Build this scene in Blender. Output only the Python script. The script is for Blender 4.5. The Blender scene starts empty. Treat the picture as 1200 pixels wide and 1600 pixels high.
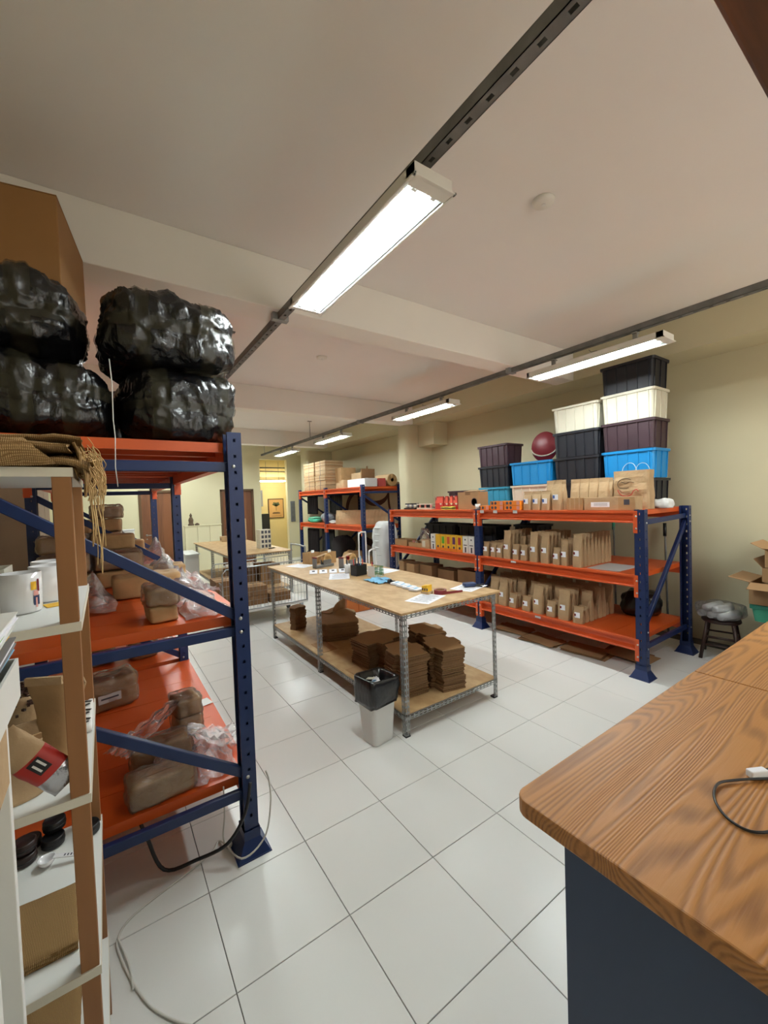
import bpy, bmesh, math, random
from mathutils import Vector, Matrix, noise
random.seed(7)
SC = bpy.context.scene
COL = SC.collection
PI = math.pi

# ------------------------------------------------------------------ camera
def make_camera():
    cam = bpy.data.cameras.new('camera'); o = bpy.data.objects.new('camera', cam); COL.objects.link(o)
    yaw, pitch, roll = math.radians(34.463), math.radians(-1.833), math.radians(-1.972)
    fwd = Vector((math.sin(yaw)*math.cos(pitch), math.cos(yaw)*math.cos(pitch), math.sin(pitch)))
    r0 = Vector((math.cos(yaw), -math.sin(yaw), 0)); u0 = r0.cross(fwd)
    r = r0*math.cos(roll) + u0*math.sin(roll); u = r.cross(fwd)
    m = Matrix((r, u, -fwd)).transposed().to_4x4()
    m.translation = Vector((-0.7522, -1.4426, 1.6937))
    o.matrix_world = m
    cam.sensor_fit = 'VERTICAL'; cam.sensor_height = 36.0; cam.sensor_width = 27.0
    cam.lens = 637.62/1600*36.0
    cam.clip_start = 0.02; cam.clip_end = 60
    SC.camera = o
make_camera()
w = bpy.data.worlds.new('world'); SC.world = w; w.use_nodes = True
w.node_tree.nodes['Background'].inputs[0].default_value = (1.0, 0.95, 0.86, 1)
w.node_tree.nodes['Background'].inputs[1].default_value = 1.6  # uniform fill, enters by the opening added behind the camera
SC.view_settings.view_transform = 'Standard'
SC.view_settings.look = 'None'
SC.view_settings.exposure = 0.74
SC.view_settings.gamma = 1.0
SC.view_settings.use_curve_mapping = False
TUBE = 84.0            # emission strength of the fluorescent tubes

# ------------------------------------------------------------------ materials
def s2l(c):
    return tuple(((v/12.92) if v <= .04045 else ((v+.055)/1.055)**2.4) for v in [x/255 for x in c])
MATS = {}
def mat(name, rgb, rough=.6, metal=0., spec=.5, var=0., vscale=6., bump=0., bscale=60., rgb2=None, stretch=(1,1,1), detail=4., coat=0., trans=0., alpha=1., rvar=0.):
    if name in MATS: return MATS[name]
    m = bpy.data.materials.new(name); m.use_nodes = True
    nt = m.node_tree; b = nt.nodes['Principled BSDF']
    c = s2l(rgb)
    b.inputs['Base Color'].default_value = (*c, 1)
    b.inputs['Roughness'].default_value = rough; b.inputs['Metallic'].default_value = metal
    b.inputs['Specular IOR Level'].default_value = spec
    if coat: b.inputs['Coat Weight'].default_value = coat; b.inputs['Coat Roughness'].default_value = .15
    if trans: b.inputs['Transmission Weight'].default_value = trans
    if alpha < 1: b.inputs['Alpha'].default_value = alpha
    tc = nt.nodes.new('ShaderNodeTexCoord'); mp = nt.nodes.new('ShaderNodeMapping')
    nt.links.new(tc.outputs['Object'], mp.inputs[0]); mp.inputs['Scale'].default_value = stretch
    if var or rgb2:
        n = nt.nodes.new('ShaderNodeTexNoise'); n.inputs['Scale'].default_value = vscale; n.inputs['Detail'].default_value = detail
        nt.links.new(mp.outputs[0], n.inputs['Vector'])
        cr = nt.nodes.new('ShaderNodeValToRGB')
        c2 = s2l(rgb2) if rgb2 else tuple(x*(1-var) for x in c)
        cr.color_ramp.elements[0].position = .35; cr.color_ramp.elements[0].color = (*c2, 1)
        cr.color_ramp.elements[1].position = .65; cr.color_ramp.elements[1].color = (*c, 1)
        nt.links.new(n.outputs['Fac'], cr.inputs[0]); nt.links.new(cr.outputs[0], b.inputs['Base Color'])
        if rvar:
            mr = nt.nodes.new('ShaderNodeMapRange'); mr.inputs[3].default_value = rough-rvar; mr.inputs[4].default_value = rough+rvar
            nt.links.new(n.outputs['Fac'], mr.inputs[0]); nt.links.new(mr.outputs[0], b.inputs['Roughness'])
    if bump:
        n2 = nt.nodes.new('ShaderNodeTexNoise'); n2.inputs['Scale'].default_value = bscale; n2.inputs['Detail'].default_value = 5
        nt.links.new(mp.outputs[0], n2.inputs['Vector'])
        bp = nt.nodes.new('ShaderNodeBump'); bp.inputs['Strength'].default_value = bump; bp.inputs['Distance'].default_value = .01
        nt.links.new(n2.outputs['Fac'], bp.inputs['Height']); nt.links.new(bp.outputs[0], b.inputs['Normal'])
    MATS[name] = m; return m
def emis(name, rgb, s):
    m = bpy.data.materials.new(name); m.use_nodes = True; nt = m.node_tree
    b = nt.nodes['Principled BSDF']; b.inputs['Base Color'].default_value = (.9, .9, .9, 1)
    b.inputs['Emission Color'].default_value = (*rgb, 1); b.inputs['Emission Strength'].default_value = s
    return m
def plastic_film(name, tint=(.93,.95,.97), clear=.72, bscale=22., dif=.35):
    m = bpy.data.materials.new(name); m.use_nodes = True; nt = m.node_tree
    for n in list(nt.nodes):
        if n.type != 'OUTPUT_MATERIAL': nt.nodes.remove(n)
    out = [n for n in nt.nodes if n.type == 'OUTPUT_MATERIAL'][0]
    tr = nt.nodes.new('ShaderNodeBsdfTransparent'); tr.inputs[0].default_value = (*tint, 1)
    gl = nt.nodes.new('ShaderNodeBsdfGlossy'); gl.inputs['Roughness'].default_value = .12; gl.inputs[0].default_value = (1, 1, 1, 1)
    df = nt.nodes.new('ShaderNodeBsdfDiffuse'); df.inputs[0].default_value = (.85, .85, .86, 1)
    m1 = nt.nodes.new('ShaderNodeMixShader'); m1.inputs[0].default_value = dif
    m2 = nt.nodes.new('ShaderNodeMixShader')
    tc = nt.nodes.new('ShaderNodeTexCoord'); n = nt.nodes.new('ShaderNodeTexNoise'); n.inputs['Scale'].default_value = bscale
    n.inputs['Detail'].default_value = 6; n.inputs['Distortion'].default_value = 1.2
    nt.links.new(tc.outputs['Object'], n.inputs['Vector'])
    bp = nt.nodes.new('ShaderNodeBump'); bp.inputs['Strength'].default_value = .9; bp.inputs['Distance'].default_value = .02
    nt.links.new(n.outputs['Fac'], bp.inputs['Height'])
    for x in (gl, df): nt.links.new(bp.outputs[0], x.inputs['Normal'])
    fr = nt.nodes.new('ShaderNodeFresnel'); fr.inputs[0].default_value = 1.45; nt.links.new(bp.outputs[0], fr.inputs['Normal'])
    ma = nt.nodes.new('ShaderNodeMath'); ma.operation = 'MULTIPLY_ADD'; ma.inputs[1].default_value = .9; ma.inputs[2].default_value = 1-clear
    nt.links.new(fr.outputs[0], ma.inputs[0]); ma.use_clamp = True
    nt.links.new(gl.outputs[0], m1.inputs[1]); nt.links.new(df.outputs[0], m1.inputs[2])
    nt.links.new(ma.outputs[0], m2.inputs[0]); nt.links.new(tr.outputs[0], m2.inputs[1]); nt.links.new(m1.outputs[0], m2.inputs[2])
    nt.links.new(m2.outputs[0], out.inputs[0])
    return m
def wood(name, c1, c2, rough=.35, axis=0, scale=9., coat=.3, fine=1., bump=.25):
    m = bpy.data.materials.new(name); m.use_nodes = True; nt = m.node_tree; b = nt.nodes['Principled BSDF']
    tc = nt.nodes.new('ShaderNodeTexCoord'); mp = nt.nodes.new('ShaderNodeMapping')
    st = [1., 1., 1.]; st[axis] = .10
    mp.inputs['Scale'].default_value = st
    nt.links.new(tc.outputs['Object'], mp.inputs[0])
    n = nt.nodes.new('ShaderNodeTexNoise'); n.inputs['Scale'].default_value = scale; n.inputs['Detail'].default_value = 1.2; n.inputs['Distortion'].default_value = .15
    nt.links.new(mp.outputs[0], n.inputs['Vector'])
    # growth rings: many bands through one slow noise field
    mu = nt.nodes.new('ShaderNodeMath'); mu.operation = 'MULTIPLY'; mu.inputs[1].default_value = 60.*fine
    nt.links.new(n.outputs['Fac'], mu.inputs[0])
    si = nt.nodes.new('ShaderNodeMath'); si.operation = 'SINE'; nt.links.new(mu.outputs[0], si.inputs[0])
    n3 = nt.nodes.new('ShaderNodeTexNoise'); n3.inputs['Scale'].default_value = scale*18; n3.inputs['Detail'].default_value = 4
    mp2 = nt.nodes.new('ShaderNodeMapping'); st2 = [1., 1., 1.]; st2[axis] = .05; mp2.inputs['Scale'].default_value = st2
    nt.links.new(tc.outputs['Object'], mp2.inputs[0]); nt.links.new(mp2.outputs[0], n3.inputs['Vector'])
    mr = nt.nodes.new('ShaderNodeMapRange'); mr.inputs[1].default_value = -1; mr.inputs[2].default_value = 1; mr.inputs[3].default_value = .22; mr.inputs[4].default_value = .62
    nt.links.new(si.outputs[0], mr.inputs[0])
    ad = nt.nodes.new('ShaderNodeMath'); ad.operation = 'MULTIPLY_ADD'; ad.inputs[1].default_value = .6; 
    nt.links.new(n3.outputs['Fac'], ad.inputs[0]); nt.links.new(mr.outputs[0], ad.inputs[2])
    cr = nt.nodes.new('ShaderNodeValToRGB')
    cr.color_ramp.elements[0].position = .35; cr.color_ramp.elements[0].color = (*s2l(c2), 1)
    cr.color_ramp.elements[1].position = .8; cr.color_ramp.elements[1].color = (*s2l(c1), 1)
    nt.links.new(ad.outputs[0], cr.inputs[0]); nt.links.new(cr.outputs[0], b.inputs['Base Color'])
    bp = nt.nodes.new('ShaderNodeBump'); bp.inputs['Strength'].default_value = bump; bp.inputs['Distance'].default_value = .004
    nt.links.new(ad.outputs[0], bp.inputs['Height']); nt.links.new(bp.outputs[0], b.inputs['Normal'])
    b.inputs['Roughness'].default_value = rough; b.inputs['Coat Weight'].default_value = coat; b.inputs['Coat Roughness'].default_value = .25
    return m
def weave(name, c1, c2, sc=260.):
    m = bpy.data.materials.new(name); m.use_nodes = True; nt = m.node_tree; b = nt.nodes['Principled BSDF']
    tc = nt.nodes.new('ShaderNodeTexCoord')
    ws = []
    for ax in ('X', 'Y'):
        wv = nt.nodes.new('ShaderNodeTexWave'); wv.bands_direction = ax; wv.inputs['Scale'].default_value = sc/6.28
        wv.inputs['Distortion'].default_value = 1.5; wv.inputs['Detail'].default_value = 2
        nt.links.new(tc.outputs['Object'], wv.inputs['Vector']); ws.append(wv)
    mx = nt.nodes.new('ShaderNodeMath'); mx.operation = 'MULTIPLY'
    nt.links.new(ws[0].outputs['Fac'], mx.inputs[0]); nt.links.new(ws[1].outputs['Fac'], mx.inputs[1])
    cr = nt.nodes.new('ShaderNodeValToRGB')
    cr.color_ramp.elements[0].color = (*s2l(c2), 1); cr.color_ramp.elements[0].position = 0
    cr.color_ramp.elements[1].color = (*s2l(c1), 1); cr.color_ramp.elements[1].position = .5
    nt.links.new(mx.outputs[0], cr.inputs[0]); nt.links.new(cr.outputs[0], b.inputs['Base Color'])
    bp = nt.nodes.new('ShaderNodeBump'); bp.inputs['Strength'].default_value = .6; bp.inputs['Distance'].default_value = .003
    nt.links.new(mx.outputs[0], bp.inputs['Height']); nt.links.new(bp.outputs[0], b.inputs['Normal'])
    b.inputs['Roughness'].default_value = .95; b.inputs['Specular IOR Level'].default_value = .1
    return m

M = dict(
    tile=mat('tile', (222,222,218), .28, spec=.5),
    grout=mat('grout', (78,76,72), .9),
    ceil=mat('ceiling_paint', (236,232,228), .9, var=.02, vscale=1.2, bump=.05, bscale=12),
    wall=mat('wall_paint', (204,196,164), .85, var=.03, vscale=1.5, bump=.06, bscale=15),
    beamp=mat('beam_paint', (236,232,224), .85, var=.03, vscale=2),
    pale=mat('pale_paint', (222,215,180), .8, var=.02, vscale=2),
    yellow=mat('corridor_paint', (224,204,146), .85, var=.02),
    door=wood('door_veneer', (128,78,42), (98,56,28), .5, axis=2, scale=3, coat=.1, fine=.5),
    doorframe=mat('door_frame', (96,70,42), .6),
    blue=mat('rack_blue', (13,39,88), .42, spec=.5, var=.12, vscale=9),
    orange=mat('rack_orange', (210,88,30), .38, spec=.5, var=.05, vscale=4, bump=.02, bscale=40),
    orange2=mat('rack_orange_beam', (212,88,40), .4, var=.08, vscale=5),
    galv=mat('galvanised', (158,160,158), .5, metal=.35, var=.25, vscale=14, rvar=.1),
    galv_dark=mat('galvanised_dull', (124,124,122), .6, metal=.2, var=.25, vscale=10),
    bolt=mat('bolt', (190,190,186), .35, metal=.9),
    lampw=mat('lamp_enamel', (226,224,216), .45),
    refl=mat('lamp_reflector', (150,160,158), .3, metal=.8),
    ply=mat('plywood', (192,160,116), .5, rgb2=(172,138,94), vscale=14, bump=.1, bscale=60, stretch=(1,.6,1), detail=9),
    plyedge=mat('plywood_edge', (150,116,74), .7, var=.3, vscale=60, stretch=(.2,.2,4)),
    kraft=mat('kraft_paper', (184,154,116), .7, var=.12, vscale=9, bump=.6, bscale=26),
    kraftd=mat('kraft_paper_brown', (176,140,96), .7, var=.15, vscale=9, bump=.35, bscale=20),
    card=mat('cardboard', (168,132,92), .85, var=.1, vscale=5, bump=.05, bscale=80),
    cardd=mat('cardboard_dark', (132,98,64), .85, var=.15, vscale=6, bump=.05, bscale=60),
    cardedge=mat('cardboard_edge', (140,108,72), .9, var=.35, vscale=60, stretch=(.3,.3,6)),
    carton=mat('carton_brown', (150,108,62), .8, var=.1, vscale=3),
    film=plastic_film('clear_film'),
    film2=plastic_film('cloudy_film', (1.,1.,1.), .92, 26., .15),
    black_film=mat('black_film', (12,12,14), .27, spec=.5, bump=1., bscale=22, stretch=(1.6,1.6,.7), coat=.25),
    liner=mat('bin_liner', (14,14,16), .28, spec=.6, bump=.5, bscale=20, stretch=(2,2,.6)),
    tape=mat('yellowed_tape', (70,66,48), .3, alpha=.3, bump=.6, bscale=25, coat=.3),
    white=mat('white_paint', (226,226,222), .5, var=.02, vscale=3),
    melamine=mat('melamine', (226,228,224), .35),
    mel_edge=mat('edge_band', (214,208,192), .5),
    post=mat('shelf_post_brown', (150,102,58), .5, var=.1, vscale=6, stretch=(4,4,.3)),
    ceramic=mat('ceramic', (232,232,234), .12, coat=.5),
    paper=mat('paper', (236,238,244), .7),
    paperg=mat('paper_grey', (196,196,198), .8),
    ink=mat('ink', (70,70,80), .8),
    black=mat('black_plastic', (20,20,22), .42),
    blackd=mat('crate_black', (26,28,36), .5, var=.1, vscale=4),
    maroon=mat('crate_maroon', (56,34,42), .5, var=.1, vscale=4),
    cream=mat('crate_cream', (204,199,180), .5, var=.06, vscale=5),
    cblue=mat('crate_blue', (20,132,196), .45, var=.06, vscale=5),
    cteal=mat('crate_teal', (52,146,178), .5, var=.06, vscale=5),
    red=mat('red', (176,42,34), .5), darkred=mat('dark_red', (116,26,36), .4),
    orangebox=mat('orange_box', (228,130,32), .5), yellowp=mat('yellow_print', (226,176,40), .6),
    green=mat('green', (96,170,40), .6), teal=mat('teal_cloth', (70,168,136), .8), lime=mat('lime_cloth', (196,206,80), .9),
    purple=mat('purple', (96,44,92), .6), pink=mat('pink', (214,150,140), .6),
    navy=mat('navy', (26,48,88), .5), skyb=mat('sky_blue', (120,178,214), .8),
    counterblue=mat('counter_blue', (50,66,100), .55, var=.06, vscale=3),
    oak=wood('counter_wood', (176,120,62), (124,78,36), .46, axis=0, scale=5.2, coat=0., fine=4.2, bump=.35),
    darkwood=wood('dark_wood', (104,58,28), (60,30,14), .5, axis=0, scale=5, coat=.1),
    stoolwood=mat('stool_wood', (52,30,22), .45),
    burlap=weave('burlap', (180,148,104), (128,98,62), 620.),
    burlapt=mat('burlap_thread', (192,160,112), .9, spec=.1),
    beans=mat('coffee_beans', (58,34,24), .45), lid=mat('glass_lid', (200,200,200), .25, metal=.6),
    glass=plastic_film('jar_glass', (.9,.93,.92), .7, 3.),
    cord=mat('cord_white', (206,204,196), .6), curtain=mat('dark_cloth', (34,26,28), .9, var=.4, vscale=8, stretch=(6,6,.5)),
    brownd=mat('mural_brown', (84,52,38), .8), sack=mat('woven_sack', (214,216,216), .6, bump=.5, bscale=14),
    grey=mat('grey_plastic', (120,122,126), .5), bronze=mat('bronze', (86,66,44), .5),
    poster=mat('poster', (196,154,96), .8), cabinet=mat('brown_panel', (132,108,84), .7, var=.08),
    steel=mat('steel_tube', (170,174,176), .3, metal=.8),
)
M['tube'] = emis('fluorescent_tube', (.93, 1.0, 1.0), TUBE)
M['tube2'] = emis('corridor_tube', (1.0, .97, .82), TUBE*.9)

# ------------------------------------------------------------------ mesh builder
class MB:
    def __init__(s): s.v = []; s.f = []
    def quad(s, a, b, c, d):
        n = len(s.v); s.v += [tuple(a), tuple(b), tuple(c), tuple(d)]; s.f.append((n, n+1, n+2, n+3)); return s
    def box(s, x0, x1, y0, y1, z0, z1):
        n = len(s.v)
        s.v += [(x, y, z) for z in (z0, z1) for y in (y0, y1) for x in (x0, x1)]
        s.f += [tuple(n+i for i in q) for q in ((0,2,3,1),(4,5,7,6),(0,1,5,4),(1,3,7,5),(3,2,6,7),(2,0,4,6))]; return s
    def obox(s, c, size, R=None):
        n = len(s.v); c = Vector(c); h = [a/2 for a in size]
        for z in (-1, 1):
            for y in (-1, 1):
                for x in (-1, 1):
                    p = Vector((x*h[0], y*h[1], z*h[2]))
                    if R is not None: p = R @ p
                    s.v.append(tuple(c+p))
        s.f += [tuple(n+i for i in q) for q in ((0,2,3,1),(4,5,7,6),(0,1,5,4),(1,3,7,5),(3,2,6,7),(2,0,4,6))]; return s
    def bar(s, p0, p1, w, t, up=(0,0,1)):
        p0 = Vector(p0); p1 = Vector(p1); d = (p1-p0); L = d.length; d.normalize()
        u = Vector(up); sd = d.cross(u)
        if sd.length < 1e-4: sd = d.cross(Vector((1,0,0)))
        sd.normalize(); uu = sd.cross(d)
        R = Matrix((d, sd, uu)).transposed()
        return s.obox((p0+p1)/2, (L, w, t), R)
    def tube(s, pts, r, n=8, caps=True, closed=False):
        pts = [Vector(p) for p in pts]; rings = []
        rr = r if isinstance(r, (list, tuple)) else [r]*len(pts)
        N = len(pts); up = None
        for i, p in enumerate(pts):
            if closed: d = pts[(i+1) % N]-pts[i-1]
            else: d = pts[min(i+1, N-1)]-pts[max(i-1, 0)]
            d.normalize()
            if up is None:
                up = Vector((0,0,1)) if abs(d.z) < .9 else Vector((1,0,0))
            a = d.cross(up); a.normalize(); b = a.cross(d); up = b
            base = len(s.v)
            for k in range(n):
                t = 2*PI*k/n; s.v.append(tuple(p+(a*math.cos(t)+b*math.sin(t))*rr[i]))
            rings.append(base)
        for i in range(N if closed else N-1):
            A, B = rings[i], rings[(i+1) % N]
            for k in range(n): s.f.append((A+k, A+(k+1) % n, B+(k+1) % n, B+k))
        if caps and not closed:
            s.f.append(tuple(rings[0]+k for k in range(n))[::-1]); s.f.append(tuple(rings[-1]+k for k in range(n)))
        return s
    def lathe(s, c, prof, n=20, axis='z'):
        c = Vector(c); rings = []
        for r, z in prof:
            b = len(s.v); rings.append(b)
            for k in range(n):
                t = 2*PI*k/n; x, y = r*math.cos(t), r*math.sin(t)
                p = {'z': (x, y, z), 'x': (z, x, y), 'y': (y, z, x)}[axis]
                s.v.append(tuple(c+Vector(p)))
        for i in range(len(rings)-1):
            A, B = rings[i], rings[i+1]
            for k in range(n): s.f.append((A+k, A+(k+1) % n, B+(k+1) % n, B+k))
        if prof[0][0] > 1e-5: s.f.append(tuple(rings[0]+k for k in range(n))[::-1])
        if prof[-1][0] > 1e-5: s.f.append(tuple(rings[-1]+k for k in range(n)))
        return s
    def prism(s, poly, z0, z1, jitter=0):
        n = len(s.v); k = len(poly)
        s.v += [(x, y, z0) for x, y in poly]+[(x, y, z1) for x, y in poly]
        s.f.append(tuple(range(n, n+k))[::-1]); s.f.append(tuple(range(n+k, n+2*k)))
        for i in range(k): s.f.append((n+i, n+(i+1) % k, n+k+(i+1) % k, n+k+i))
        return s
    def extr(s, prof, p0, p1, udir, vdir):
        """extrude a closed 2-D profile (u,v) from p0 to p1"""
        p0 = Vector(p0); p1 = Vector(p1); u = Vector(udir); v = Vector(vdir); n = len(s.v); k = len(prof)
        for p in (p0, p1): s.v += [tuple(p+u*a+v*b) for a, b in prof]
        s.f.append(tuple(range(n, n+k))); s.f.append(tuple(range(n+k, n+2*k))[::-1])
        for i in range(k): s.f.append((n+i, n+k+i, n+k+(i+1) % k, n+(i+1) % k))
        return s
    def grid(s, nx, ny, fn):
        n = len(s.v)
        for j in range(ny+1):
            for i in range(nx+1): s.v.append(tuple(fn(i/nx, j/ny)))
        for j in range(ny):
            for i in range(nx):
                a = n+j*(nx+1)+i; s.f.append((a, a+1, a+nx+2, a+nx+1))
        return s
    def perf(s, o, u, v, nrm, L, W, t, pitch, sl, sw, cols, off=None):
        """perforated plate: length L along u, width W along v, thickness t along nrm, real slots"""
        o = Vector(o); u = Vector(u); v = Vector(v); nr = Vector(nrm)*t
        n = max(1, int(L/pitch)); p = L/n; cw = W/cols
        P = lambda a, b, k: tuple(o+u*a+v*b+(nr if k else Vector((0,0,0))))
        for i in range(n):
            for c in range(cols):
                a0, a1 = i*p, (i+1)*p; b0, b1 = c*cw, (c+1)*cw
                h0, h1 = (a0+a1)/2-sl/2, (a0+a1)/2+sl/2; g0, g1 = (b0+b1)/2-sw/2, (b0+b1)/2+sw/2
                base = len(s.v)
                for k in (0, 1):
                    s.v += [P(a0,b0,k), P(a1,b0,k), P(a1,b1,k), P(a0,b1,k), P(h0,g0,k), P(h1,g0,k), P(h1,g1,k), P(h0,g1,k)]
                for k in range(4):
                    q = (k, (k+1) % 4, 4+(k+1) % 4, 4+k)
                    s.f.append(tuple(base+x for x in q)[::-1]); s.f.append(tuple(base+8+x for x in q))
                    s.f.append((base+4+k, base+4+(k+1) % 4, base+12+(k+1) % 4, base+12+k))
        # outer rim
        for a, b, c, d in ((P(0,0,0),P(L,0,0),P(L,0,1),P(0,0,1)), (P(0,W,0),P(L,W,0),P(L,W,1),P(0,W,1)), (P(0,0,0),P(0,W,0),P(0,W,1),P(0,0,1)), (P(L,0,0),P(L,W,0),P(L,W,1),P(L,0,1))):
            s.quad(a, b, c, d)
        return s
    def mesh(s, name, m, smooth=False):
        me = bpy.data.meshes.new(name); me.from_pydata(s.v, [], s.f)
        if m: me.materials.append(M[m] if isinstance(m, str) else m)
        if smooth:
            for p in me.polygons: p.use_smooth = True
        me.validate(); me.update(); return me
    def build(s, name, m, parent=None, smooth=False, bevel=0, solid=0, sub=0, seg=2, autos=False):
        me = s.mesh(name, m, smooth); o = bpy.data.objects.new(name, me); COL.objects.link(o)
        if parent is not None: o.parent = parent
        if sub: md = o.modifiers.new('sub', 'SUBSURF'); md.levels = sub; md.render_levels = sub
        if solid: md = o.modifiers.new('solid', 'SOLIDIFY'); md.thickness = solid; md.offset = 0
        if bevel: md = o.modifiers.new('bevel', 'BEVEL'); md.width = bevel; md.segments = seg; md.limit_method = 'ANGLE'
        return o
def link(me, name, parent=None, loc=(0,0,0), rz=0):
    o = bpy.data.objects.new(name, me); COL.objects.link(o); o.location = loc; o.rotation_euler = (0, 0, rz)
    if parent is not None: o.parent = parent
    return o
def thing(name, label, cat, loc=(0,0,0), rz=0, group=None):
    o = bpy.data.objects.new(name, None); COL.objects.link(o); o.location = loc; o.rotation_euler = (0, 0, rz)
    o.empty_display_size = .05
    o['label'] = label; o['category'] = cat
    if group: o['group'] = group
    return o
def tag(o, label, cat, group=None, kind=None):
    o['label'] = label; o['category'] = cat
    if group: o['group'] = group
    if kind: o['kind'] = kind
    return o
def struct(o, label):
    o['kind'] = 'structure'; o['label'] = label; return o
def dup(root, loc=None, rz=None, label=None, group=None, kids=True):
    r = root.copy(); COL.objects.link(r)
    if loc is not None: r.location = loc
    if rz is not None: r.rotation_euler = (0, 0, rz)
    if label: r['label'] = label
    if group: r['group'] = group
    if kids:
        for ch in list(root.children):
            c = ch.copy(); COL.objects.link(c); c.parent = r
            for g in ch.children:
                d = g.copy(); COL.objects.link(d); d.parent = c
    return r
def nz(x, y, z): return noise.noise(Vector((x, y, z)))
def rbox(sx, sy, sz, n=10, p=5., amp=0., freq=6., seed=0, flat=True, crease=0.):
    """rounded, crumpled box centred on x,y, standing on z=0"""
    mb = MB()
    idx = {}
    def key(q): return tuple(round(a, 6) for a in q)
    def vert(q):
        k = key(q)
        if k in idx: return idx[k]
        a = Vector(q); L = (abs(a.x)**p+abs(a.y)**p+abs(a.z)**p)**(1/p); d = a/L
        x, y, z = d.x*sx/2, d.y*sy/2, d.z*sz/2
        if amp:
            nn = Vector((x/(sx*sx), y/(sy*sy), z/(sz*sz))).normalized()
            e = noise.fractal(Vector((x*freq+seed, y*freq, z*freq)), 1., 2., 4)*amp
            if crease:
                for q, (fa, fb) in enumerate(((9, 26), (24, 8), (17, 17))):
                    rg = 1-abs(noise.noise(Vector((x*fa+y*fa*.6+seed, z*fb*.35+q*7, y*fb*.3+seed))))*2.2
                    e += crease*max(0, rg)**4*(.9, .7, .6)[q]-crease*.2
            x += nn.x*e; y += nn.y*e; z += nn.z*e
        if flat: z = max(z, -sz/2*.985)
        mb.v.append((x, y, z+sz/2)); idx[k] = len(mb.v)-1; return idx[k]
    for ax in range(3):
        for sg in (-1, 1):
            for i in range(n):
                for j in range(n):
                    qs = []
                    for di, dj in ((0,0),(1,0),(1,1),(0,1)):
                        a = -1+2*(i+di)/n; b = -1+2*(j+dj)/n
                        q = [0, 0, 0]; q[ax] = sg; q[(ax+1) % 3] = a; q[(ax+2) % 3] = b; qs.append(vert(q))
                    if sg < 0: qs = qs[::-1]
                    mb.f.append(tuple(qs))
    return mb

# ------------------------------------------------------------------ room shell
CEIL = 3.46
XR, XL, YN, YF = 4.7, -1.9, -3.4, 10.4
fl = struct(MB().box(XL-.2, XR+.2, YN-.2, 12.2, -.12, -.006).build('floor', 'grout'), 'white tiled floor with thin dark joints')
def tile_mesh():
    mb = MB(); a = .2235; b = .2222
    n = 0; mb.v += [(-a,-a,-.006),(a,-a,-.006),(a,a,-.006),(-a,a,-.006),(-a,-a,-.0012),(a,-a,-.0012),(a,a,-.0012),(-a,a,-.0012),(-b,-b,0),(b,-b,0),(b,b,0),(-b,b,0)]
    for k in range(4):
        l = (k+1) % 4; mb.f += [(k, l, 4+l, 4+k), (4+k, 4+l, 8+l, 8+k)]
    mb.f.append((8,9,10,11)); return mb
tm = tile_mesh().mesh('tile', 'tile')
cands = []
cx, cy = -.752, -1.443; fx, fy = math.sin(math.radians(34.46)), math.cos(math.radians(34.46))
for i in range(-5, 10):
    for j in range(-8, 27):
        x, y = (i+.5)*.45, (j+.5)*.45
        d = (x-cx)*fx+(y-cy)*fy; l = (x-cx)*fy-(y-cy)*fx
        vis = d > .5 and abs(l) < d*1.05+.4
        cands.append((d if vis else 99+abs(d), x, y))
cands.sort()
rest = MB()
for k, (d, x, y) in enumerate(cands):
    if k < 285: link(tm, 'tile', fl, (x, y, 0))
    else:
        b = len(rest.v); t = tile_mesh(); rest.v += [(a+x, c+y, e) for a, c, e in t.v]; rest.f += [tuple(q+b for q in f) for f in t.f]
ro = rest.build('tile_field', 'tile', fl); ro['kind'] = 'stuff'

struct(MB().box(XL-.2, XR+.2, YN-.2, 12.2, CEIL, CEIL+.12).build('ceiling', 'ceil'), 'off-white plaster ceiling slab')
struct(MB().box(XR, XR+.15, YN, YF, 0, CEIL).build('wall_right', 'wall'), 'beige painted wall behind the orange racks')
struct(MB().box(XL-.15, XL, YN, YF, 0, CEIL).build('wall_left', 'wall'), 'beige wall behind the left rack')
struct(MB().box(XL-.15, .6, YN-.15, YN, 0, CEIL).box(.6, XR+.15, YN-.15, YN, 3.2, CEIL).box(4.5, XR+.15, YN-.15, YN, 0, 3.2).box(.6, 4.5, YN-.15, YN, 0, .3).build('wall_near', 'wall'), 'beige wall behind the viewpoint with a wide opening added for fill light')  # opening added so that world light lifts the ceiling brightness
wf = struct(MB().box(.6, 4.5, YN-.1, YN-.04, .3, .36).build('fill_frame', 'white'), 'white frame of the added fill-light opening behind the viewpoint')  # unseen frame, made up to go with the fill-light opening
for xx in (.6, 1.88, 3.16, 4.44): MB().box(xx, xx+.06, YN-.1, YN-.04, .36, 3.14).build('fill_frame_bar', 'white', wf)
MB().box(.6, 4.5, YN-.1, YN-.04, 3.14, 3.2).build('fill_frame_head', 'white', wf)
bw = MB()
bw.box(XL-.15, -.03, YF, YF+.15, 0, CEIL).box(-.03, .90, YF, YF+.15, 2.1, CEIL).box(.90, 1.91, YF, YF+.15, 0, CEIL)
bw.box(1.91, 2.83, YF, YF+.15, 2.1, CEIL).box(2.83, 3.04, YF, YF+.15, 0, CEIL).box(3.04, 3.86, YF, YF+.15, 2.97, CEIL).box(3.86, XR+.15, YF, YF+.15, 0, CEIL)
struct(bw.build('wall_back', 'pale'), 'pale cream far wall with two doors and a corridor opening')
struct(MB().box(4.20, XR, YN, YF, 3.10, CEIL).build('trim_1', 'wall'), 'beige downstand beam along top of right wall')
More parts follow.
